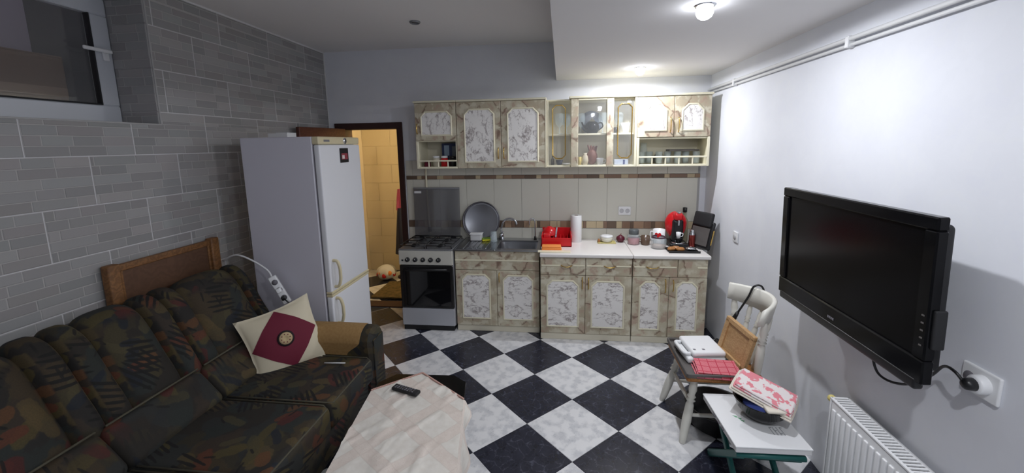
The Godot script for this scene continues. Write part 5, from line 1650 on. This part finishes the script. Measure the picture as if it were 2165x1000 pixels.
# ------------------------------------------------------------------ coffee table
func build_table() -> void:
	var y := 0.425
	var t := thing("coffee_table", "low black glass coffee table with chamfered corners", "table")
	var top := PackedVector2Array([Vector2(0.285, 1.46), Vector2(0.36, 1.365), Vector2(0.70, 1.350), Vector2(0.785, 1.41), Vector2(0.925, 2.25), Vector2(0.88, 2.42), Vector2(0.50, 2.46), Vector2(0.40, 2.38)])
	# xy polygon laid flat: x -> x, y -> z
	var flat := Transform3D(Basis(Vector3(1, 0, 0), Vector3(0, 0, 1), Vector3(0, 1, 0)), Vector3.ZERO)
	prism("glass_top", top, y - 0.014, y, M.black_gloss, t, 0.003, flat)
	prism("shelf", inset(top, 0.07), 0.16, 0.175, M.black, t, 0.002, flat)
	for q in [Vector2(0.39, 1.50), Vector2(0.70, 1.47), Vector2(0.83, 2.28), Vector2(0.49, 2.34)]:
		tube("leg", [Vector3(q.x, 0.0, q.y), Vector3(q.x, y - 0.012, q.y)], 0.022, M.black_matt, t, 12)
	# cloth
	var c := thing("tablecloth", "cream tablecloth with woven bands draped over the coffee table", "tablecloth")
	var A := Vector2(0.51, 1.352)
	var poly := PackedVector2Array([Vector2(0.285, 1.545), A, Vector2(0.81, 1.575), Vector2(0.93, 2.25), Vector2(0.885, 2.43), Vector2(0.50, 2.467), Vector2(0.395, 2.385)])
	var d1 := (Vector2(0.81, 1.575) - A).normalized()
	var d2 := Vector2(-d1.y, d1.x)
	var uv := func(p: Vector2) -> Vector2:
		return Vector2((p - A).dot(d1), (p - A).dot(d2)) / 0.42 + Vector2(0.25, 0.25)
	# triangulate on a grid for gentle wrinkles
	var st := S()
	st.set_smooth_group(0)
	var fn := FastNoiseLite.new()
	fn.seed = 4
	fn.frequency = 5.0
	var add := func(p: Vector2, yy: float) -> void:
		st.set_uv(uv.call(p))
		st.add_vertex(Vector3(p.x, yy, p.y))
	var lift := func(p: Vector2) -> float:
		return y + 0.0035 + 0.006 * maxf(0.0, fn.get_noise_2d(p.x * 1.6, p.y * 0.8)) + 0.012 * pow(maxf(0.0, 1.0 - 6.0 * absf(fn.get_noise_2d(p.x * 0.5 + 9.0, p.y * 0.35 + p.x * 0.3))), 2.0)
	var N := 48
	var lo := Vector2(0.25, 1.34)
	var cell := Vector2(0.70, 1.14) / N
	for i in N:
		for j in N:
			var q := PackedVector2Array([lo + cell * Vector2(i, j), lo + cell * Vector2(i + 1, j), lo + cell * Vector2(i + 1, j + 1), lo + cell * Vector2(i, j + 1)])
			for piece in Geometry2D.intersect_polygons(q, poly):
				var idx := Geometry2D.triangulate_polygon(piece)
				for k in range(0, idx.size(), 3):
					var v := [piece[idx[k]], piece[idx[k + 1]], piece[idx[k + 2]]]
					if (v[1] - v[0]).cross(v[2] - v[0]) < 0.0:
						v.reverse()
					for w in v:
						add.call(w, lift.call(w))
	obj("top_cloth", st, M.cloth, c)
	# hanging sides with folds
	for side in [[Vector2(0.81, 1.575), Vector2(0.93, 2.25), 1.0, 0.20], [Vector2(0.395, 2.385), Vector2(0.285, 1.545), 1.0, 0.16], [Vector2(0.93, 2.25), Vector2(0.885, 2.43), 1.0, 0.16]]:
		st = S()
		var a: Vector2 = side[0]
		var b: Vector2 = side[1]
		var nn := Vector2((b - a).y, -(b - a).x).normalized()
		sheet(st, 24, 8, func(u: float, v: float):
			var p := a.lerp(b, u)
			var taper: float = side[3] * (0.25 + 0.75 * sm(0.0, 0.55, u)) if side[3] > 0.18 else side[3]
			var o := p + nn * (0.024 * sqrt(v) * (1.0 + 0.8 * sin(u * 22.0) * v))
			return Vector3(o.x, lift.call(p) - taper * v, o.y), Vector2(1.6, 0.5))
		obj("hanging_edge", st, M.cloth, c)
	# crocheted edge
	st = S()
	for e in [[A, Vector2(0.81, 1.575), 44], [A, Vector2(0.285, 1.545), 34]]:
		for k in e[2]:
			var p: Vector2 = (e[0] as Vector2).lerp(e[1], (k + 0.5) / e[2])
			la(st, [Vector2(0.0, 0.0), Vector2(0.006, 0.002), Vector2(0.0065, 0.006), Vector2(0.0, 0.010)], 6, Transform3D(Basis.IDENTITY, Vector3(p.x, y + 0.002, p.y)))
	obj("crocheted_edging", st, M.fringe, c).set_meta("kind", "stuff")
	# remote
	var r := thing("remote_control", "black remote control lying on the tablecloth", "remote control", Vector3(0.485, y + 0.0105, 1.547), deg_to_rad(-18))
	rbox("body", Vector3(-0.083, 0.0, -0.022), Vector3(0.083, 0.018, 0.022), 0.006, M.black_matt, r)
	for i in 8:
		for j in 3:
			rbox("button", Vector3(-0.066 + i * 0.016, 0.0175, -0.015 + j * 0.0115), Vector3(-0.056 + i * 0.016, 0.0205, -0.008 + j * 0.0115), 0.0014, M.seal if (i + j) % 4 else M.tray_grey, r)

# ------------------------------------------------------------------ television
func build_tv() -> void:
	var t := thing("television", "black flat-screen television mounted on the plain wall", "television", Vector3(2.50, 1.215, 1.635))
	t.rotation.z = deg_to_rad(1.5)
	var hw := 0.455
	var hh := 0.285
	# screen faces -x
	st_frame(t, hw, hh)
	box("screen", Vector3(0.010, -hh + 0.085, -hw + 0.050), Vector3(0.014, hh - 0.045, hw - 0.050), M.screen, t, 0.0)
	rbox("back_shell", Vector3(0.032, -hh + 0.03, -hw + 0.03), Vector3(0.085, hh - 0.03, hw - 0.03), 0.020, M.black_matt, t)
	rbox("speaker_lip", Vector3(-0.004, -hh - 0.028, -hw + 0.02), Vector3(0.030, -hh + 0.012, hw - 0.02), 0.010, M.black, t)
	rbox("side_controls", Vector3(0.014, -0.155, hw - 0.004), Vector3(0.052, -0.02, hw + 0.010), 0.006, M.black_matt, t)
	for k in 5:
		box("control_mark", Vector3(-0.0025, -0.15 + k * 0.026, hw - 0.022), Vector3(-0.0005, -0.145 + k * 0.026, hw - 0.012), M.tray_grey, t, 0.0)
	for k in 4:
		box("maker_mark", Vector3(-0.0025, -hh + 0.030, -0.030 + k * 0.011), Vector3(-0.0005, -hh + 0.040, -0.023 + k * 0.011), M.seal, t, 0.0)
	box("bracket", Vector3(0.084, -0.10, -0.12), Vector3(0.16, 0.10, 0.12), M.black_matt, t)
	box("wall_plate", Vector3(0.155, -0.13, -0.15), Vector3(0.180, 0.13, 0.15), M.black_matt, t)
	# socket with plugs
	var s := thing("power_socket", "white double power socket below the television", "socket", Vector3(XR, 0.955, 2.095))
	s.rotation.x = deg_to_rad(0)
	rbox("plate", Vector3(-0.012, -0.048, -0.062), Vector3(0.0, 0.048, 0.062), 0.006, M.white, s)
	var xf := Transform3D(Basis(Vector3.BACK, PI / 2), Vector3(-0.010, 0, 0))
	lathe("outlet", [Vector2(0.0, 0.004), Vector2(0.020, 0.004), Vector2(0.023, 0.0)], M.seal, s, 18, xf.translated(Vector3(0, 0, -0.032)))
	lathe("white_adapter", [Vector2(0.0, 0.030), Vector2(0.024, 0.030), Vector2(0.030, 0.025), Vector2(0.032, 0.0)], M.white, s, 20, xf.translated(Vector3(0, 0, 0.012)))
	var pl := thing("power_plug", "black mains plug with a cable up to the television", "plug", Vector3(XR - 0.041, 0.955, 2.107))
	lathe("head", [Vector2(0.0, 0.030), Vector2(0.010, 0.029), Vector2(0.018, 0.022), Vector2(0.021, 0.0), Vector2(0.0, 0.0)], M.black, pl, 18, Transform3D(Basis(Vector3.BACK, PI / 2), Vector3.ZERO))
	tube("cable", curve([Vector3(-0.020, 0.0, -0.005), Vector3(-0.030, 0.026, -0.03), Vector3(-0.012, 0.010, -0.09), Vector3(-0.006, -0.057, -0.141), Vector3(-0.012, -0.139, -0.221), Vector3(-0.03, -0.165, -0.297), Vector3(-0.05, -0.125, -0.331), Vector3(-0.07, 0.02, -0.345)]), 0.005, M.black, pl, 8)

func st_frame(t: Node, hw: float, hh: float) -> void:
	for q in [["bezel", Vector3(0, hh - 0.045, -hw), Vector3(0.036, hh, hw)], ["bezel", Vector3(0, -hh, -hw), Vector3(0.036, -hh + 0.085, hw)], ["bezel", Vector3(0, -hh + 0.085, -hw), Vector3(0.036, hh - 0.045, -hw + 0.050)], ["bezel", Vector3(0, -hh + 0.085, hw - 0.050), Vector3(0.036, hh - 0.045, hw)]]:
		box(q[0], q[1], q[2], M.black_gloss, t, 0.005)
	box("backing", Vector3(0.014, -hh + 0.05, -hw + 0.03), Vector3(0.034, hh - 0.03, hw - 0.03), M.black_matt, t, 0.0)

func build_radiator() -> void:
	var t := thing("radiator", "white panel radiator with slotted top below the television", "radiator", Vector3(0, 0, 0))
	var x0 := 2.572
	var x1 := 2.658
	var z0 := 1.575
	var z1 := 2.55
	var y0 := 0.10
	var y1 := 0.555
	# ribbed panels
	for q in [[x0, x0 + 0.014], [x1 - 0.014, x1]]:
		var st := S()
		bx(st, Vector3(q[0] + 0.003, y0, z0 + 0.012), Vector3(q[1], y1 - 0.012, z1 - 0.012), 0.002)
		obj("panel", st, M.white, t)
	var z := z0 + 0.035
	while z < z1 - 0.04:
		rbox("rib", Vector3(x0 - 0.004, y0 + 0.035, z - 0.011), Vector3(x0 + 0.006, y1 - 0.045, z + 0.011), 0.0045, M.white, t)
		z += 0.0335
	for zz in [z0, z1 - 0.010]:
		box("side_cover", Vector3(x0, y0 + 0.01, zz), Vector3(x1, y1, zz + 0.010), M.white, t, 0.003)
	var gr := box("top_rim", Vector3(x0, y1 - 0.010, z0), Vector3(x0 + 0.012, y1, z1), M.white, t, 0.002)
	box("rim", Vector3(x1 - 0.012, y1 - 0.010, z0), Vector3(x1, y1, z1), M.white, gr, 0.002)
	z = z0 + 0.02
	while z < z1 - 0.015:
		box("grille_bar", Vector3(x0 + 0.010, y1 - 0.008, z), Vector3(x1 - 0.010, y1 - 0.001, z + 0.008), M.white, t, 0.001)
		z += 0.0175
	box("convector", Vector3(x0 + 0.018, y0 + 0.03, z0 + 0.03), Vector3(x1 - 0.018, y1 - 0.03, z1 - 0.03), M.tray_grey, t, 0.0)
	lathe("valve_knob", [Vector2(0.0, 0.042), Vector2(0.013, 0.042), Vector2(0.017, 0.036), Vector2(0.018, 0.0), Vector2(0.0, 0.0)], mat(Color8(220, 206, 130), 0.5), t, 14, Transform3D(Basis(Vector3.RIGHT, -PI / 2), Vector3(x0 + 0.03, y1 - 0.030, z0 - 0.002)))
	for zz in [z0 + 0.15, z1 - 0.15]:
		box("wall_bracket", Vector3(x1 - 0.002, y0 + 0.05, zz - 0.015), Vector3(XR, y1 - 0.05, zz + 0.015), M.white, t)
	tube("pipe", [Vector3(x0 + 0.045, 0.0, z0 - 0.02), Vector3(x0 + 0.045, y0 + 0.03, z0 - 0.02), Vector3(x0 + 0.045, y0 + 0.03, z0 + 0.02)], 0.009, M.white, t, 8)

# ------------------------------------------------------------------ chair
func turned(st: SurfaceTool, a: Vector3, b: Vector3, r: float) -> void:
	var L := a.distance_to(b)
	var prof := [Vector2(0.0, 0.0), Vector2(r * 0.75, 0.0), Vector2(r * 0.95, L * 0.1), Vector2(r * 1.15, L * 0.35), Vector2(r * 1.0, L * 0.58), Vector2(r * 0.7, L * 0.62), Vector2(r * 1.2, L * 0.645), Vector2(r * 0.7, L * 0.67), Vector2(r * 1.15, L * 0.70), Vector2(r * 0.75, L * 0.73), Vector2(r * 1.05, L * 0.80), Vector2(r * 0.8, L * 0.92), Vector2(r * 0.65, L), Vector2(0.0, L)]
	la(st, prof, 12, basis_to(b - a, a))

func build_chair() -> void:
	var t := thing("wooden_chair", "white spindle-back wooden chair loaded with kitchen things", "chair")
	var ys := 0.405
	var st := S()
	rb(st, Vector3(2.03, ys - 0.018, 0.82), Vector3(2.46, ys + 0.018, 1.245), 0.016)
	obj("seat", st, M.wood_seat, t)
	# legs: splayed and turned
	var legs := [[Vector3(2.10, ys - 0.014, 0.89), Vector3(2.005, 0.0, 0.83)], [Vector3(2.10, ys - 0.014, 1.175), Vector3(2.025, 0.0, 1.235)], [Vector3(2.41, ys - 0.014, 0.89), Vector3(2.50, 0.0, 0.84)], [Vector3(2.41, ys - 0.014, 1.175), Vector3(2.50, 0.0, 1.225)]]
	for l in legs:
		st = S()
		turned(st, l[1], l[0], 0.0225)
		obj("leg", st, M.white_paint, t)
	for q in [[0, 2, 0.42], [1, 3, 0.42], [0, 1, 0.60]]:
		st = S()
		var a: Vector3 = (legs[q[0]][1] as Vector3).lerp(legs[q[0]][0], q[2])
		var b: Vector3 = (legs[q[1]][1] as Vector3).lerp(legs[q[1]][0], q[2])
		la(st, [Vector2(0.0, 0.0), Vector2(0.009, 0.0), Vector2(0.014, a.distance_to(b) * 0.5), Vector2(0.009, a.distance_to(b)), Vector2(0.0, a.distance_to(b))], 10, basis_to(b - a, a))
		obj("stretcher", st, M.white_paint, t)
	# curved top rail
	var rp := func(u: float) -> Vector3:
		var a: float = lerpf(-1.0, 1.0, u)
		return Vector3(2.390 + 0.135 * (1.0 - a * a), 0.80, 1.055 + 0.222 * a)
	st = S()
	st.set_smooth_group(0)
	var n := 18
	var ring := []
	for k in n + 1:
		var c: Vector3 = rp.call(float(k) / n)
		var d: Vector3 = (rp.call(minf(1.0, (k + 0.5) / n)) - rp.call(maxf(0.0, (k - 0.5) / n))).normalized()
		var s := Vector3(d.z, 0, -d.x)
		var hh := 0.048 + 0.010 * sin(PI * k / n)
		var lean := s * 0.02
		ring.append([c - s * 0.013 + Vector3(0, -hh, 0) - lean * 0.5, c - s * 0.013 + Vector3(0, hh - 0.008, 0) + lean * 0.5, c - s * 0.006 + Vector3(0, hh, 0) + lean * 0.5, c + s * 0.006 + Vector3(0, hh, 0) + lean * 0.5, c + s * 0.013 + Vector3(0, hh - 0.008, 0) + lean * 0.5, c + s * 0.013 + Vector3(0, -hh, 0) - lean * 0.5])
	for k in n:
		var mid: Vector3 = (rp.call((k + 0.5) / n))
		for i in 6:
			var j := (i + 1) % 6
			quad(st, ring[k][i], ring[k][j], ring[k + 1][j], ring[k + 1][i], mid)
	for e in [0, n]:
		for i in range(1, 5):
			tri(st, ring[e][0], ring[e][i], ring[e][i + 1], rp.call(0.5))
	obj("top_rail", st, M.white_paint, t)
	for k in 6:
		var u: float = lerpf(0.055, 0.945, k / 5.0)
		var top: Vector3 = rp.call(u) + Vector3(0, -0.035, 0)
		var bot := Vector3(2.425 + 0.012 * sin(PI * u), ys + 0.012, 0.855 + 0.355 * u)
		st = S()
		turned(st, bot, top, 0.020 if k in [0, 5] else 0.0145)
		obj("back_post" if k in [0, 5] else "spindle", st, M.white_paint, t)
	# on the seat: tray, white machine, cloth, board, cable
	var y := ys + 0.018
	var tr := thing("oven_tray", "grey oven tray lying on the chair seat", "tray", Vector3(2.195, y, 1.03))
	box("base", Vector3(-0.165, 0.0, -0.215), Vector3(0.165, 0.005, 0.225), M.tray_grey, tr, 0.002)
	for s in [-1, 1]:
		box("rim", Vector3(s * 0.165 - 0.005, 0.0, -0.215), Vector3(s * 0.165 + 0.005, 0.026, 0.225), M.tray_grey, tr)
		box("rim", Vector3(-0.165, 0.0, 0.005 + s * 0.22 - 0.005), Vector3(0.165, 0.026, 0.005 + s * 0.22 + 0.005), M.tray_grey, tr)
	var wm := thing("sandwich_toaster", "white sandwich toaster lying on the oven tray", "sandwich toaster", Vector3(2.175, y + 0.006, 0.985), deg_to_rad(6))
	rbox("lower_half", Vector3(-0.115, 0.0, -0.115), Vector3(0.115, 0.035, 0.115), 0.014, M.white, wm)
	rbox("lid", Vector3(-0.085, 0.037, -0.115), Vector3(0.115, 0.072, 0.115), 0.016, M.white, wm)
	rbox("hinge_strip", Vector3(0.100, 0.030, -0.09), Vector3(0.120, 0.044, 0.09), 0.005, M.seal, wm)
	tube("carry_handle", curve([Vector3(-0.085, 0.045, -0.075), Vector3(-0.118, 0.048, -0.07), Vector3(-0.122, 0.048, 0.0), Vector3(-0.118, 0.048, 0.07), Vector3(-0.085, 0.045, 0.075)], 4), 0.011, M.white, wm, 8)
	for z in [-0.02, 0.035]:
		box("indicator", Vector3(-0.05 + z, 0.0715, 0.07), Vector3(-0.035 + z, 0.0735, 0.085), M.seal, wm, 0.0)
	tube("mains_lead", curve([Vector3(0.115, 0.03, -0.08), Vector3(0.16, 0.05, -0.10), Vector3(0.175, 0.025, -0.06), Vector3(0.15, 0.012, -0.03)]), 0.005, M.black, wm, 8)
	var rc := thing("red_checked_cloth", "folded red checked cloth on the front edge of the oven tray", "cloth", Vector3(2.215, y + 0.006, 1.185), deg_to_rad(-4))
	for k in 3:
		var s2 := S()
		sheet(s2, 14, 8, func(u: float, v: float): return Vector3(lerpf(-0.13 + 0.006 * k, 0.13 - 0.012 * k, u), 0.004 + 0.009 * k + 0.004 * sin(u * 7.0 + k) * sin(v * 3.0) + 0.010 * (1.0 - v) * k, lerpf(-0.065, 0.085 - 0.010 * k, v)))
		sheet(s2, 14, 1, func(u: float, v: float): return Vector3(lerpf(-0.13 + 0.006 * k, 0.13 - 0.012 * k, u), (0.004 + 0.009 * k + 0.004 * sin(u * 7.0 + k) * sin(3.0)) * v, 0.085 - 0.010 * k))
		obj("fold", s2, M.check, rc)
	# cutting board leaning on the spindles
	var cb := thing("cutting_board", "framed wooden pastry board leaning against the chair back", "board", Vector3(2.375, y + 0.006, 1.115))
	cb.transform = Transform3D(Basis(Vector3.UP, deg_to_rad(-72)) * Basis(Vector3.RIGHT, deg_to_rad(-8)) * Basis(Vector3.BACK, deg_to_rad(-9)), Vector3(2.325, y + 0.028, 1.085))
	box("panel", Vector3(-0.105, 0.0, -0.006), Vector3(0.105, 0.225, 0.004), M.wood_light, cb, 0.002)
	box("rail", Vector3(-0.115, 0.205, -0.010), Vector3(0.115, 0.235, 0.016), M.wood_light, cb, 0.003)
	box("rail", Vector3(-0.115, 0.0, -0.010), Vector3(0.115, 0.03, 0.016), M.wood_light, cb, 0.003)
	for s in [-1, 1]:
		box("stile", Vector3(s * 0.10 - 0.015, 0.0, -0.010), Vector3(s * 0.10 + 0.015, 0.22, 0.016), M.wood_light, cb, 0.003)
	var bc := thing("black_cable", "black cable hanging over the chair's top rail", "cable", Vector3.ZERO)
	tube("lead", curve([Vector3(2.556, 0.60, 0.965), Vector3(2.545, 0.80, 0.965), Vector3(2.525, 0.872, 0.965), Vector3(2.485, 0.868, 0.955), Vector3(2.462, 0.80, 0.945), Vector3(2.43, 0.72, 0.93), Vector3(2.412, 0.68, 0.925)]), 0.006, M.black, bc, 8)
	tube("plug", [Vector3(2.415, 0.69, 0.926), Vector3(2.395, 0.64, 0.92)], [0.010, 0.014], M.black, bc, 10)

func build_stool() -> void:
	var t := thing("folding_stool", "green plastic folding stool under the white box", "stool")
	var y := 0.318
	# two crossed leg frames
	for s in [0, 1]:
		var z0: float = [1.30, 1.68][s]
		var z1: float = [1.68, 1.30][s]
		var dx: float = [0.0, 0.022][s]
		for x in [2.155 + dx, 2.405 - dx]:
			var st := S()
			var a := Vector3(x, 0.0, z0)
			var b := Vector3(x, y - 0.012, z1)
			bx(st, Vector3(-0.010, 0.0, -0.019), Vector3(0.010, a.distance_to(b), 0.019), 0.005, Transform3D(Basis(Vector3.RIGHT, (b - a).cross(Vector3.UP).normalized() if false else (b - a).normalized(), Vector3.RIGHT.cross((b - a).normalized())), a))
			obj("leg", st, M.green, t)
		tube("cross_bar", [Vector3(2.155 + dx, 0.055, lerpf(z0, z1, 0.18)), Vector3(2.405 - dx, 0.055, lerpf(z0, z1, 0.18))], 0.011, M.green, t, 10)
		tube("cross_bar", [Vector3(2.13, y - 0.014, z1), Vector3(2.43, y - 0.014, z1)], 0.014, M.green, t, 10)
	for k in 6:
		rbox("seat_slat", Vector3(2.135, y - 0.004, 1.315 + k * 0.062), Vector3(2.425, y + 0.012, 1.365 + k * 0.062), 0.005, M.green, t)
	# white flat box
	var b := thing("flat_white_box", "flat white cardboard box lying on the green stool", "box", Vector3(2.275, y + 0.013, 1.50), deg_to_rad(2))
	box("body", Vector3(-0.165, 0.0, -0.20), Vector3(0.165, 0.030, 0.20), M.white_matt, b, 0.003)
	box("lid", Vector3(-0.168, 0.026, -0.203), Vector3(0.168, 0.034, 0.203), M.white, b, 0.002)
	var st := S()
	for q in [[-0.09, -0.02], [-0.075, -0.005], [-0.068, 0.012]]:
		pr(st, PackedVector2Array([Vector2(q[0], q[1]), Vector2(q[0] + 0.022, q[1] + 0.006), Vector2(q[0] + 0.014, q[1] + 0.018)]), 0.034, 0.0345, 0.0, Transform3D(Basis(Vector3(1, 0, 0), Vector3(0, 0, 1), Vector3(0, 1, 0)), Vector3.ZERO))
	obj("green_print", st, mat(Color8(120, 176, 140), 0.6), b)
	st = S()
	for k in 4:
		bx(st, Vector3(0.045 + 0.016 * k, 0.034, 0.06), Vector3(0.049 + 0.016 * k, 0.0345, 0.115), 0.0)
		bx(st, Vector3(0.045 + 0.016 * k, 0.034, 0.06 + 0.02 * (k % 3)), Vector3(0.058 + 0.016 * k, 0.0345, 0.065 + 0.02 * (k % 3)), 0.0)
	obj("grey_print", st, mat(Color8(176, 178, 182), 0.6), b)
	for k in 3:
		box("side_print", Vector3(-0.1695, 0.010, -0.06 + k * 0.05), Vector3(-0.1655, 0.018, -0.03 + k * 0.05), M.seal, b, 0.0)
	# bowl with towels
	var yb := y + 0.048
	var bo := thing("black_bowl", "black plastic bowl holding towels on the white box", "bowl", Vector3(2.325, yb, 1.475))
	lathe("bowl", [Vector2(0.0, 0.0), Vector2(0.06, 0.0), Vector2(0.075, 0.006), Vector2(0.112, 0.05), Vector2(0.128, 0.095), Vector2(0.132, 0.098), Vector2(0.124, 0.098), Vector2(0.106, 0.052), Vector2(0.07, 0.012), Vector2(0.0, 0.010)], M.black_gloss, bo, 34)
	var tw := thing("pink_towel", "folded white and pink patterned towel on the black bowl", "towel", Vector3(2.325, yb + 0.098, 1.465))
	tw.rotation = Vector3(deg_to_rad(9), deg_to_rad(-38), deg_to_rad(-13))
	for k in 4:
		st = S()
		rb(st, Vector3(-0.135 + 0.006 * k, 0.011 * k + 0.012, -0.090 + 0.004 * k), Vector3(0.145 - 0.004 * k, 0.011 * k + 0.024, 0.085 - 0.005 * k), 0.006, 0.003)
		obj("fold", st, M.towel if k > 1 else M.towel_edge, tw)
	var bt := thing("blue_cloth", "crumpled blue and white cloth under the pink towel", "cloth", Vector3(2.315, yb + 0.070, 1.50))
	st = S()
	var fn := FastNoiseLite.new()
	fn.seed = 3
	fn.frequency = 2.0
	sheet(st, 20, 10, func(u: float, v: float):
		var a: float = u * TAU
		var p: float = v * PI
		var d := Vector3(sin(p) * cos(a), -cos(p), sin(p) * sin(a))
		return Vector3(0.085 * d.x, 0.030 * d.y + 0.006 * fn.get_noise_3d(d.x * 2, d.y * 2, d.z * 2), 0.09 * d.z))
	obj("cloth", st, M.blue_cloth, bt)
	rbox("white_hem", Vector3(-0.02, 0.018, 0.03), Vector3(0.08, 0.040, 0.10), 0.008, M.towel_edge, bt)
	# black basin on the floor under the chair
	var ba := thing("black_basin", "round black basin on the floor under the chair", "basin", Vector3(2.275, 0.0, 1.05))
	lathe("basin", [Vector2(0.0, 0.0), Vector2(0.13, 0.0), Vector2(0.155, 0.02), Vector2(0.175, 0.13), Vector2(0.185, 0.134), Vector2(0.185, 0.14), Vector2(0.168, 0.14), Vector2(0.148, 0.025), Vector2(0.0, 0.012)], M.black, ba, 34)
	var gv := thing("green_cabbage", "green vegetable lying in the black basin", "vegetable", Vector3(2.37, 0.014, 1.02))
	for k in 4:
		st = S()
		var rr := 0.085 - 0.012 * k
		sheet(st, 16, 8, func(u: float, v: float):
			var a: float = u * TAU
			var p: float = v * PI * (0.55 + 0.1 * k)
			return Vector3(rr * sin(p) * cos(a + k), 0.075 - 0.075 * cos(p) + 0.004 * sin(a * 6.0), rr * sin(p) * sin(a + k)))
		obj("leaf", st, mat(Color8(88 + 12 * k, 120 + 8 * k, 52), 0.7), gv)
